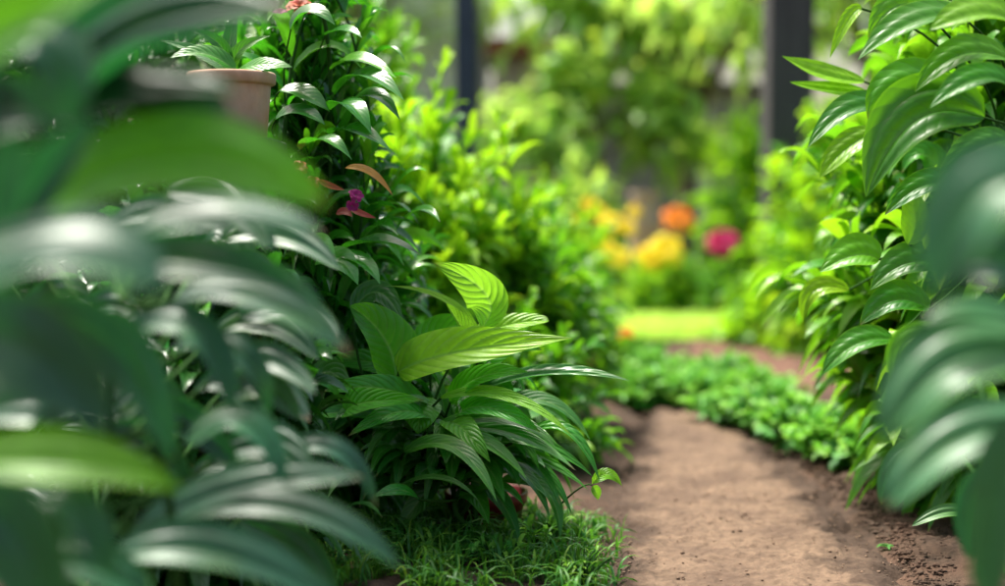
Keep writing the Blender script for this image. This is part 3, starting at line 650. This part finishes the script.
leaves_px(rows, M_hero, pp, 'foliage', nu=14, nv=4, quilt=.02)
geo_obj('stem', tube_geo(pc + np.array((.0, 0, .09)), pc + np.array((0, .01, .10)), P(232, 74, 2.38), .004, .003), M_stem, pp)

# ================================================================ LEFT HEDGE: dark glossy shrubs at focus depth
LH = 'dark glossy shrubs behind the clay pot'
def S(*a, **k): return shrub(*a, **k)
S('shrub', 'glossy narrow-leaved shrub in focus, right of the clay pot', 'shrub', LH, -.37, 2.66, .19, .22, 1.22, 130, 24, .13, .028, M_vivid, droop=.35, young=.3, seed=1, low=.05, nu=8, nv=2, fold=.4, b=1.15)
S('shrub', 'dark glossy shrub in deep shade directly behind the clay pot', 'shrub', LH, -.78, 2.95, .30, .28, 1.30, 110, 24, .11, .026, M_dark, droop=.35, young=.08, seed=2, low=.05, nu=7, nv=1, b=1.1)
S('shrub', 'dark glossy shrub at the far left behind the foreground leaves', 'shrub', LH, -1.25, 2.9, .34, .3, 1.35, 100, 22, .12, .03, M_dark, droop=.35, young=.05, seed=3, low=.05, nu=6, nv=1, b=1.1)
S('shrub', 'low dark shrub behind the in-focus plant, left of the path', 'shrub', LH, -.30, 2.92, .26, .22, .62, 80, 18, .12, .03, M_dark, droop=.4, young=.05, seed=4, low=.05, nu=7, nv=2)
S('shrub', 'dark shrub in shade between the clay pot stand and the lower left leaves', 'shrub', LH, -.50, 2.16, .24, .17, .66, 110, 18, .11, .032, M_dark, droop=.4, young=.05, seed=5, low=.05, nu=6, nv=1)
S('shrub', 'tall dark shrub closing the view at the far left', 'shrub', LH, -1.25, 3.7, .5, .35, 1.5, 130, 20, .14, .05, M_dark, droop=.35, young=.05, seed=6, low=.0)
# sharp extra leaves at its right flank
ex = [((335, 95, 2.5), (365, 75, 2.42), (404, 100, 2.36), 16, (0, -.5, .8), dict(y=0)), ((330, 70, 2.5), (360, 60, 2.45), (396, 78, 2.4), 14, (0, -.5, .8), dict(y=.6)),
      ((325, 35, 2.5), (345, 30, 2.45), (362, 38, 2.42), 9, (0, -.5, .8), {}), ((340, 120, 2.5), (370, 95, 2.44), (400, 120, 2.4), 13, (0, -.5, .8), {}),
      ((330, 110, 2.45), (350, 105, 2.38), (372, 135, 2.34), 16, (.2, -.6, .8), {}), ((330, 135, 2.45), (355, 130, 2.38), (392, 152, 2.34), 14, (.2, -.6, .8), {}),
      ((300, 150, 2.4), (325, 140, 2.32), (352, 160, 2.3), 14, (.1, -.4, .9), {}), ((290, 30, 2.42), (310, 12, 2.4), (335, 25, 2.38), 16, (0, -.5, .8), {}),
      ((395, 232, 2.6), (420, 210, 2.55), (440, 222, 2.5), 9, (.1, -.6, .8), dict(y=.6)), ((340, 250, 2.4), (380, 242, 2.36), (420, 255, 2.34), 18, (0, -.2, 1), {}),
      ((315, 262, 2.36), (340, 262, 2.33), (358, 285, 2.3), 20, (.1, -.7, .7), dict(y=.15)), ((300, 250, 2.34), (318, 245, 2.32), (335, 258, 2.3), 16, (0, -.6, .8), dict(y=.5)),
      ((335, 255, 2.36), (362, 262, 2.33), (380, 284, 2.3), 12, (.1, -.5, .9), {}), ((275, 120, 2.42), (300, 112, 2.40), (325, 125, 2.38), 14, (0, -.5, .8), {}), ((280, 90, 2.44), (305, 95, 2.42), (330, 112, 2.4), 14, (0, -.5, .8), {})]
lc = empty('climbing_vine', (-.27, 2.55, 0), 'sharp glossy leafy vine climbing beside the clay pot, with purple flowers', 'vine')
leaves_px(ex, M_vivid, lc, 'foliage', nu=16, nv=4, quilt=.0, b=1.1)
petioles(ex, P(330, 150, 2.56), M_stem, lc, .0022, .0014)
geo_obj('stem', tube_geo(np.array([(-.27, 2.55, 0), P(330, 150, 2.56)]), np.array([P(335, 330, 2.58), P(330, 70, 2.54)]), np.array([P(330, 150, 2.56), P(322, 10, 2.5)]), .005, .004, nu=12), M_stem, lc)
def blossom(parent, name, c, r, mat, rng, n=26, up=(0, -.4, 1), open_=.6, layers=3):
    up = nrm(np.array(up, float)); s = nrm(np.cross(up, (.2, 1, .1))); u = np.cross(s, up)
    B, M, T, N, Wd = [], [], [], [], []
    for k in range(n):
        ly = k % layers; a = k * 2.4 + rng.normal(0, .1); el = open_ * (1 - ly / layers) ; rr = r * (1 - .22 * ly) * rng.uniform(.9, 1.08)
        d = (s * math.cos(a) + u * math.sin(a)); ee = -.15 + ly * .30
        dirv = d * math.cos(ee) + up * math.sin(ee)
        b = c + d * r * .06; B.append(b); M.append(b + dirv * rr * .55 + up * r * .08); T.append(b + dirv * rr); N.append(up - d * .5); Wd.append(r * .62)
    g = leaf_geo(np.array(B), np.array(M), np.array(T), np.array(Wd), np.array(N), nu=6, nv=2, fold=.15, a=.8, b=.35, wave=.05, rng=rng)
    return geo_obj(name, g, mat, parent)
rb = np.random.default_rng(21)
blossom(lc, 'flower', P(356, 195, 2.34), .014, M_purple, rb, 16, up=(.2, -.7, .5))
blossom(lc, 'flower', P(352, 206, 2.35), .012, M_purple, rb, 12, up=(.1, -.8, .1))
blossom(lc, 'flower', P(300, 6, 2.46), .026, M_rust, rb, 22, up=(0, -.5, .8))
blossom(lc, 'flower', P(280, 12, 2.44), .014, M_purple, rb, 12, up=(0, -.5, .8))
blossom(lc, 'flower', P(298, 168, 2.42), .018, M_rust, rb, 14, up=(0, -.7, .6))
blossom(lc, 'flower', P(312, 182, 2.42), .015, M_rust, rb, 14, up=(0, -.7, .6))
o = leaves_px([((345, 168, 2.36), (370, 172, 2.34), (393, 196, 2.33), 7, (.1, -.8, .5), dict(y=.5, t=1)), ((350, 208, 2.36), (362, 214, 2.35), (376, 218, 2.34), 6, (0, -.8, .5), dict(y=.0)), ((336, 214, 2.36), (345, 212, 2.35), (352, 217, 2.34), 6, (0, -.8, .5), {}), ((318, 180, 2.4), (330, 186, 2.4), (345, 190, 2.4), 7, (0, -.8, .5), {})], M_redleaf, lc, 'red_leaves', nu=12, nv=3); o['label'] = 'few red and yellow tinted leaves'
# long soft grass-like leaf arching behind (410,210)
# bright shrubs receding along the left of the path
LB = 'bright shrubs along the left side of the path'
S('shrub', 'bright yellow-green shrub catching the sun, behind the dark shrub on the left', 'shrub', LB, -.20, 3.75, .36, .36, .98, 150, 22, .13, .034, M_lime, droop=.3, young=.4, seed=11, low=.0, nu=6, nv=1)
S('shrub', 'dense mid-green shrub with narrow leaves, left of the path at the middle', 'shrub', LB, .02, 3.95, .30, .34, .70, 130, 20, .11, .03, M_mid, droop=.35, young=.3, seed=12, low=.0)
S('shrub', 'low dark green shrub in shade behind the tip of the in-focus plant', 'shrub', LB, .02, 3.35, .24, .24, .38, 90, 16, .09, .028, M_mid, droop=.35, young=.1, seed=13, low=.0)
S('shrub', 'tall green shrub in front of the dark blue post', 'shrub', LB, -.50, 4.3, .42, .4, 1.30, 140, 22, .13, .036, M_mid, droop=.35, young=.45, seed=14, low=.0)
S('shrub', 'rounded green shrub where the left hedge meets the path end', 'shrub', LB, .10, 4.6, .30, .34, .50, 110, 16, .09, .034, M_mid, droop=.3, young=.45, seed=15, low=.0)
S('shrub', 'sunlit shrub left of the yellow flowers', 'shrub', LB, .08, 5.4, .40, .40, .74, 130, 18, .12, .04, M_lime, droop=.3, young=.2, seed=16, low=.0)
S('shrub', 'tall shrub in the upper left, between the clay pot and the blue post', 'shrub', LB, -.72, 3.9, .36, .36, 1.35, 110, 20, .13, .04, M_dark, droop=.3, young=.2, seed=17, low=.0)
S('shrub', 'loose green shrub with a few rusty flowers beside the path end', 'shrub', LB, .22, 5.3, .28, .30, .36, 80, 14, .08, .034, M_herb, droop=.3, young=.35, seed=18, low=.0)

# ================================================================ RIGHT SIDE
RB = 'leafy shrubs along the right side of the garden'
S('shrub', 'large lush shrub with long curved leaves filling the upper right', 'shrub', RB, .98, 2.85, .36, .40, 1.25, 130, 20, .16, .048, M_mid, droop=.45, young=.75, seed=21, low=.1, nu=9, nv=2, tmin=.35)
S('shrub', 'lush shrub at the right edge behind the silvery leaves', 'shrub', RB, 1.25, 2.45, .36, .34, 1.15, 90, 18, .16, .05, M_mid, droop=.45, young=.15, seed=22, low=.1, nu=8, nv=2, tmin=.35)
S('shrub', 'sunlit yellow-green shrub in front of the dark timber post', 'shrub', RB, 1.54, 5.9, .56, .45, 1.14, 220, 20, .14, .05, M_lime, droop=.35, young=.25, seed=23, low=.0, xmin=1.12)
S('shrub', 'pale lime shrub beyond the magenta flower, in front of the shed', 'shrub', RB, 1.68, 8.7, .56, .4, 1.3, 170, 18, .17, .06, M_lime, droop=.35, young=.25, seed=29, low=.0)
S('shrub', 'shrub against the shed wall, left of the clay urn', 'shrub', RB, .45, 8.9, .42, .3, .95, 110, 16, .16, .06, M_bluegreen, droop=.35, young=.25, seed=30, low=.0)
S('shrub', 'green bush at the back right, behind the magenta flower', 'shrub', RB, 1.75, 6.9, .60, .44, 1.15, 120, 18, .13, .05, M_mid, droop=.35, young=.5, seed=24, low=.0)
S('shrub', 'low lime-green bush at the far end of the mulch, below the magenta flower', 'shrub', RB, 1.17, 6.2, .24, .25, .34, 80, 14, .09, .04, M_lime, droop=.3, young=.3, seed=28, low=.0)
S('shrub', 'low dark-leaved bush standing on the mulch at the right', 'shrub', RB, 1.85, 5.9, .36, .34, .42, 90, 14, .11, .05, M_mid, droop=.35, young=.3, seed=25, low=.0)
S('shrub', 'tall shrub behind the lush right-hand shrub', 'shrub', RB, 1.65, 3.7, .45, .45, 1.4, 110, 20, .15, .05, M_mid, droop=.4, young=.35, seed=26, low=.0)
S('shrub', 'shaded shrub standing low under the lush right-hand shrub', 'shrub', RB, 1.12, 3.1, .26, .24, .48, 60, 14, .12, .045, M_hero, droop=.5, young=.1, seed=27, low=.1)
# hand-shaped leaves on the edge of the lush shrub
ov = empty('overhanging_plant', (.86, 2.6, 0), 'plant with long drooping dark leaves and yellow shoots over the upper right of the path', 'plant')
Ev = [
    ((902, 118, 2.4), (855, 108, 2.4), (808, 147, 2.38), 22, (-.1, -.6, .8), dict(t=0)),
    ((985, 118, 2.2), (915, 118, 2.2), (866, 197, 2.2), 62, (-.35, -.75, .5), dict(t=.1, corr=.08)),
    ((968, 102, 2.3), (905, 82, 2.3), (868, 120, 2.3), 36, (-.2, -.7, .7), dict(y=.25)),
    ((965, 18, 2.2), (915, 22, 2.2), (858, 60, 2.2), 26, (-.2, -.55, .8), dict(t=.5)),
    ((865, 82, 2.6), (822, 74, 2.6), (782, 56, 2.6), 17, (0, -.7, .7), dict(y=.9)),
    ((868, 92, 2.6), (828, 90, 2.6), (790, 82, 2.6), 13, (0, -.7, .7), dict(y=.9)),
    ((935, 20, 2.35), (900, 5, 2.35), (868, 38, 2.35), 30, (-.2, -.8, .5), dict(y=.3)),
    ((862, 8, 2.5), (848, 20, 2.5), (830, 58, 2.5), 15, (-.4, -.8, .3), dict(y=.8)),
    ((908, 245, 2.35), (915, 215, 2.35), (899, 178, 2.35), 32, (-.3, -.9, .3), dict(y=.75)),
    ((925, 250, 2.35), (940, 222, 2.35), (948, 188, 2.35), 28, (.3, -.9, .3), dict(y=.6)),
    ((880, 260, 2.45), (855, 255, 2.45), (820, 272, 2.45), 34, (-.2, -.7, .7), dict(y=.35)),
    ((850, 290, 2.6), (815, 290, 2.6), (803, 322, 2.6), 22, (-.2, -.8, .5), dict(y=.8)),
    ((895, 340, 2.5), (855, 345, 2.5), (822, 375, 2.5), 28, (-.1, -.6, .8), dict(t=.5)),
    ((1010, 85, 2.1), (975, 80, 2.1), (930, 108, 2.1), 26, (-.1, -.6, .8), {}),
    ((1010, 60, 2.2), (960, 55, 2.2), (915, 92, 2.2), 30, (-.1, -.7, .7), dict(y=.2)),
    ((1010, 20, 2.1), (975, 15, 2.1), (930, 30, 2.1), 28, (-.1, -.6, .8), dict(y=.4)),
    ((1010, 140, 2.2), (975, 150, 2.2), (935, 185, 2.2), 34, (-.1, -.7, .7), {}),
    ((960, 190, 2.3), (925, 185, 2.3), (885, 215, 2.3), 26, (-.1, -.7, .7), dict(t=.1)),
    ((950, 270, 2.35), (910, 262, 2.35), (870, 290, 2.35), 32, (-.1, -.7, .7), dict(t=.1)),
    ((880, 130, 2.5), (845, 150, 2.5), (820, 178, 2.5), 26, (-.1, -.7, .7), dict(y=.5)),
    ((930, 310, 2.4), (895, 300, 2.4), (860, 325, 2.4), 30, (-.1, -.7, .7), dict(t=.2)),
]
leaves_px(Ev, M_mid, ov, 'foliage', nu=20, nv=6, quilt=.0, corr=.04)
petioles(Ev, P(985, 150, 2.62), M_stem, ov, .003, .002)
geo_obj('stem', tube_geo((.86, 2.6, 0), P(975, 300, 2.66), P(985, 150, 2.62), .008, .006, nu=12), M_stem, ov)

# low herb border
HG = 'low leafy herbs edging the path end'
spots = []
for k, (px_, py_) in enumerate([(640, 408), (668, 408), (700, 412), (730, 425), (762, 436), (795, 450), (828, 462), (862, 470), (655, 386), (690, 388), (722, 396), (752, 410), (905, 466), (620, 378), (600, 392)]):
    spots.append((px_, py_))
where = ['first from the left of the front row at the path end', 'second from the left in the front row', 'third from the left in the front row', 'fourth in the front row, where it turns along the path', 'fifth in the front row beside the path', 'sixth in the front row beside the path', 'seventh in the front row, right of the path', 'last of the front row, under the lush shrub', 'left end of the rear row', 'second in the rear row below the lawn', 'third in the rear row near the mulch', 'fourth in the rear row near the mulch', 'rightmost one, behind the silvery foreground leaves', 'left of the rear row, below the rusty flowers', 'leftmost one, touching the left-hand shrub']
for k, (a_, b_) in enumerate(spots):
    q = G(a_, b_); big = .9 + .25 * rg.random()
    S('herb_plant', 'low round-leaved green herb, ' + where[k], 'herb', HG, q[0] + .02, q[1] + .04, .145 * big, .14 * big, (.085 + .05 * rg.random()) * big, 34, 9, .050, .036, M_herb, droop=.25, young=.45, seed=70 + k, low=.0, nu=6, nv=2, fold=.25, a=.5, b=.6, updir=.5)

# ================================================================ FLOWERS at the back
def flower_plant(name, label, cat, base, heads, mat, seed, n=40, leafmat=M_mid, h=.3, group=None, fr=1.):
    rr = np.random.default_rng(seed)
    root = shrub(name, label, cat, group, base[0], base[1], .13 * fr, .13 * fr, h, int(26 * fr * fr), 10, .08, .028, leafmat, droop=.3, young=.3, seed=seed, low=.1)
    for (c, r) in heads:
        blossom(root, 'flower', c, r, mat, rr, n + 20, up=(0, -.85, .5), layers=6)
        geo_obj('flower_stalk', tube_geo(np.array((base[0], base[1], h * .4)), (np.array((base[0], base[1], h * .4)) + c) / 2 + (0, .02, .03), c - np.array((0, 0, r * .1)), .004, .003), M_stem, root)
    return root
FY = 7.7
c1 = P(678, 219, FY + .2); c2 = P(666, 250, FY); c3 = P(723, 242, 7.7)
flower_plant('orange_flower_plant', 'plant with one round orange bloom above the yellow ones', 'flowering plant', (c1[0] - .02, c1[1], 0), [(c1, .09)], M_orange, 31, h=.42, fr=1.7)
flower_plant('yellow_flower_plant', 'plant with the large round yellow-orange bloom in front of the clay urn', 'flowering plant', (c2[0] - .06, c2[1] + .05, 0), [(c2, .10), (P(650, 258, FY + .05), .09), (P(618, 258, FY + .1), .07)], M_yellow, 32, h=.36, fr=1.7, leafmat=M_lime)
flower_plant('magenta_flower_plant', 'plant with a single magenta bloom in front of the grey shed', 'flowering plant', (c3[0] + .02, c3[1], 0), [(c3, .092)], M_pink, 33, h=.34, fr=1.7)
flower_plant('yellow_flower_plant', 'lime plant with small yellow blooms left of the clay urn', 'flowering plant', P(600, 330, FY + .4) * (1, 1, 0), [(P(598, 214, FY + .4), .06), (P(612, 224, FY + .3), .07), (P(590, 205, FY + .4), .05), (P(628, 228, FY + .4), .05), (P(575, 222, FY + .2), .045), (P(606, 246, FY + .1), .05), (P(584, 250, FY + .1), .04), (P(634, 212, FY + .5), .045)], M_yellow, 34, h=.5, fr=1.7, leafmat=M_lime)
flower_plant('rusty_flower_plant', 'low plant with one small rust-orange bloom beside the left-hand hedge', 'flowering plant', P(578, 400, 4.6) * (1, 1, 0), [(P(575, 328, 4.45), .030), (P(590, 360, 4.35), .022)], M_rust, 35, h=.20)
flower_plant('orange_flower_plant', 'low plant with a faint small orange bloom near the end of the path', 'flowering plant', P(628, 380, 5.2) * (1, 1, 0), [(P(626, 334, 5.05), .030), (P(604, 338, 5.0), .022)], M_orange, 36, h=.12)
# clay urn behind the flowers
ub = P(645, 238, 8.3); uz = .0
ur = empty('clay_urn', (ub[0], ub[1], 0), 'tall blurred terracotta urn behind the orange flower', 'urn')
sc_ = P(645, 192, 8.3)[2] 
lathe('urn_body', [(0, 0), (.095, 0), (.10, .01), (.11, .2), (.10, sc_ * .6), (.085, sc_ * .85), (.078, sc_ * .9), (.095, sc_ - .02), (.100, sc_), (.088, sc_), (.075, sc_ * .9), (0, sc_ * .88)], M_terra, (ub[0], ub[1], 0), ur)

# ================================================================ TREES AND BUILDINGS AT THE BACK
def tree(name, label, x, y, h, trunk_r, crown_c, crown_r, nlv, L, W, mat, seed, nb=16, group=None, zmin=None):
    rr = np.random.default_rng(seed); root = empty(name, (x, y, 0), label, 'tree', group)
    cc = np.array(crown_c, float); cr = np.array(crown_r, float)
    top = np.array((x + .05, y, cc[2])); gs = [tube_geo((x, y, -.05), (x + .03, y + .03, cc[2] * .5), top, trunk_r, trunk_r * .55, nu=14, sides=14)]
    ends = []
    for k in range(nb):
        u = rr.normal(0, 1, 3); u /= np.linalg.norm(u); e = cc + u * cr * rr.uniform(.5, .95); ends.append(e)
        s = rr.uniform(.45, 1); b = np.array((x, y, 0)) * (1 - s) + top * s; b[2] = cc[2] * s
        gs.append(tube_geo(b, (b + e) / 2 + (0, 0, .12), e, trunk_r * .4, .006, nu=8, sides=7))
    geo_obj('trunk', join(gs), M_bark, root)
    ends = np.array(ends); idx = rr.integers(0, nb, nlv)
    pos = ends[idx] + rr.normal(0, .24, (nlv, 3)) * cr * .75
    if zmin is not None: pos = pos[pos[:, 2] > zmin + rr.random(len(pos)) * .25]
    m = len(pos)
    out = nrm((pos - cc) / cr); d = nrm(out * .6 + rr.normal(0, .7, (m, 3)) - UP * .25)
    LL = L * rr.uniform(.6, 1.2, (m, 1)); T = pos + d * LL - UP * LL * .25; M = pos + d * LL * .5 + UP * LL * .05
    tone = np.stack([rr.random(m), (rr.random(m) < .3) * rr.random(m), rr.random(m)], -1)
    g = leaf_geo(pos, M, T, W * LL[:, 0] / L, UP + rr.normal(0, .35, (m, 3)) + out * .3, nu=5, nv=1, fold=.3, rng=rr, tone=tone)
    geo_obj('crown', g, mat, root); return root
tx = P(672, 150, 10.2)
tree('tree', 'tree with bright green leaves and a grey trunk in the middle of the background', tx[0] + .1, 10.2, 3, .085, (tx[0] - .10, 9.9, 2.1), (1.2, .42, .64), 850, .21, .11, M_bluegreen, 51, nb=34, zmin=1.02)
tree('tree', 'pale-leaved small tree left of the grey trunk', P(590, 200, 9.4)[0], 9.4, 2, .035, (P(592, 120, 9.4)[0], 9.4, 1.16), (.66, .3, .50), 760, .20, .10, M_bluegreen, 52, nb=9)
tree('tree', 'tree with hanging leaves at the top right, beyond the timber post', 2.3, 8.6, 3, .07, (2.1, 8.3, 2.2), (1.2, .9, .8), 900, .17, .075, M_bluegreen, 53, nb=22)
tree('tree', 'tree behind the blue post at the upper left', -1.2, 10.8, 4, .08, (-1.0, 10.6, 2.6), (1.6, .9, 1.0), 900, .18, .08, M_bluegreen, 54, nb=22)
# dark blue steel post
def post(name, label, x, y, w_, h_, mat):
    r = empty(name, (x, y, 0), label, 'post')
    boxes('shaft', [(x, y, h_ / 2 - .02, w_, w_, h_ + .04)], mat, r, .006)
    boxes('cap', [(x, y, h_ + .012, w_ * 1.25, w_ * 1.25, .02)], mat, r, .004)
    boxes('base_plate', [(x, y, .012, w_ * 1.7, w_ * 1.7, .016)], mat, r, .003)
q = P(466, 40, 6.2); post('steel_post', 'slim dark blue steel post at the top, left of centre', q[0], 6.2, .088, 2.5, M_navy)
q = P(788, 40, 6.4); post('timber_post', 'thick dark timber post at the top right of centre', q[0], 6.4, .20, 2.6, M_darkwood)
# grey board shed
def board_wall(name, x0, x1, y, z0, z1, wd, mat, parent, gap=.008):
    bs = []; n = int((x1 - x0) / wd); rr = np.random.default_rng(9)
    for k in range(n): bs.append((x0 + (k + .5) * wd, y + rr.normal(0, .003), (z0 + z1) / 2, wd - gap, .022, z1 - z0))
    return boxes(name, bs, mat, parent, .003)
sx0, sx1 = P(590, 0, 10.9)[0], P(775, 0, 10.9)[0]
sh = empty('garden_shed', ((sx0 + sx1) / 2, 11.6, 0), 'grey weathered timber shed behind the tree trunk and flowers', 'shed')
board_wall('front_wall', sx0, sx1, 10.9, 0, 1.58, .12, M_grey, sh)
for xx in (sx0 + .03, sx1 - .03): boxes('side_wall', [(xx, 11.6, .78, .03, 1.35, 1.56)], M_grey, sh)
boxes('back_wall', [((sx0 + sx1) / 2, 12.3, .78, sx1 - sx0 - .1, .03, 1.56)], M_grey, sh)
boxes('roof', [((sx0 + sx1) / 2, 11.6, 1.61, sx1 - sx0 + .2, 1.6, .04)], M_grey, sh)
boxes('corner_trim', [(sx0 + (sx1 - sx0) * .62, 10.875, .79, .10, .02, 1.56)], M_pale, sh)
# pale house with red-brown lean-to at the left
hx0, hx1 = P(395, 0, 11)[0], P(488, 0, 11)[0]
hs_ = empty('pale_building', ((hx0 + hx1) / 2, 12, 0), 'pale grey boarded building behind the blue post', 'building')
board_wall('front_wall', hx0 - 1.2, hx1, 11, 0, 3.4, .3, M_pale, hs_)
for xx in (hx1 - .03, hx0 - 1.17): boxes('side_wall', [(xx, 12.2, 1.7, .04, 2.3, 3.4)], M_pale, hs_)
boxes('back_wall', [((hx0 - 1.2 + hx1) / 2, 13.4, 1.7, hx1 - hx0 + 1.1, .04, 3.4)], M_pale, hs_)
boxes('roof', [((hx0 - 1.2 + hx1) / 2, 12.2, 3.45, hx1 - hx0 + 1.6, 2.8, .06)], M_brick, hs_)
lx0, lx1 = P(492, 0, 10.8)[0], P(556, 0, 10.8)[0]; lz = P(0, 48, 10.8)[2]
ls = empty('lean_to', ((lx0 + lx1) / 2, 11.3, 0), 'low pinkish outbuilding with a red-brown roof right of the blue post', 'outbuilding')
M_pinkw = noise_mat('pinkish render', (.40, .34, .33), (.52, .46, .45), 6, .85, .2)
boxes('wall', [((lx0 + lx1) / 2, 11.3, (lz - .08) / 2, lx1 - lx0 - .02, 1.0, lz - .08)], M_pinkw, ls)
boxes('roof', [((lx0 + lx1) / 2, 11.25, lz, lx1 - lx0 + .1, 1.2, .13)], M_brick, ls)
# far hedge
FH = 'far hedge shrubs beyond the lawn'
fl = ['dark clipped shrub at the far end of the lawn, left', 'dark clipped shrub at the far end of the lawn, middle', 'dark clipped shrub at the far end of the lawn, right', 'far shrub behind the left-hand hedge', 'far shrub behind the right-hand bush']
for k, (x, y, h) in enumerate([(.35, 8.6, .48), (.85, 8.5, .44), (1.45, 8.7, .5), (-.5, 7.6, .9), (2.3, 7.2, .95)]):
    S('shrub', fl[k], 'shrub', FH, x, y, .45, .35, h, 80, 14, .12, .05, M_mid if k > 2 else M_dark, droop=.3, young=.2, seed=90 + k, low=.0)
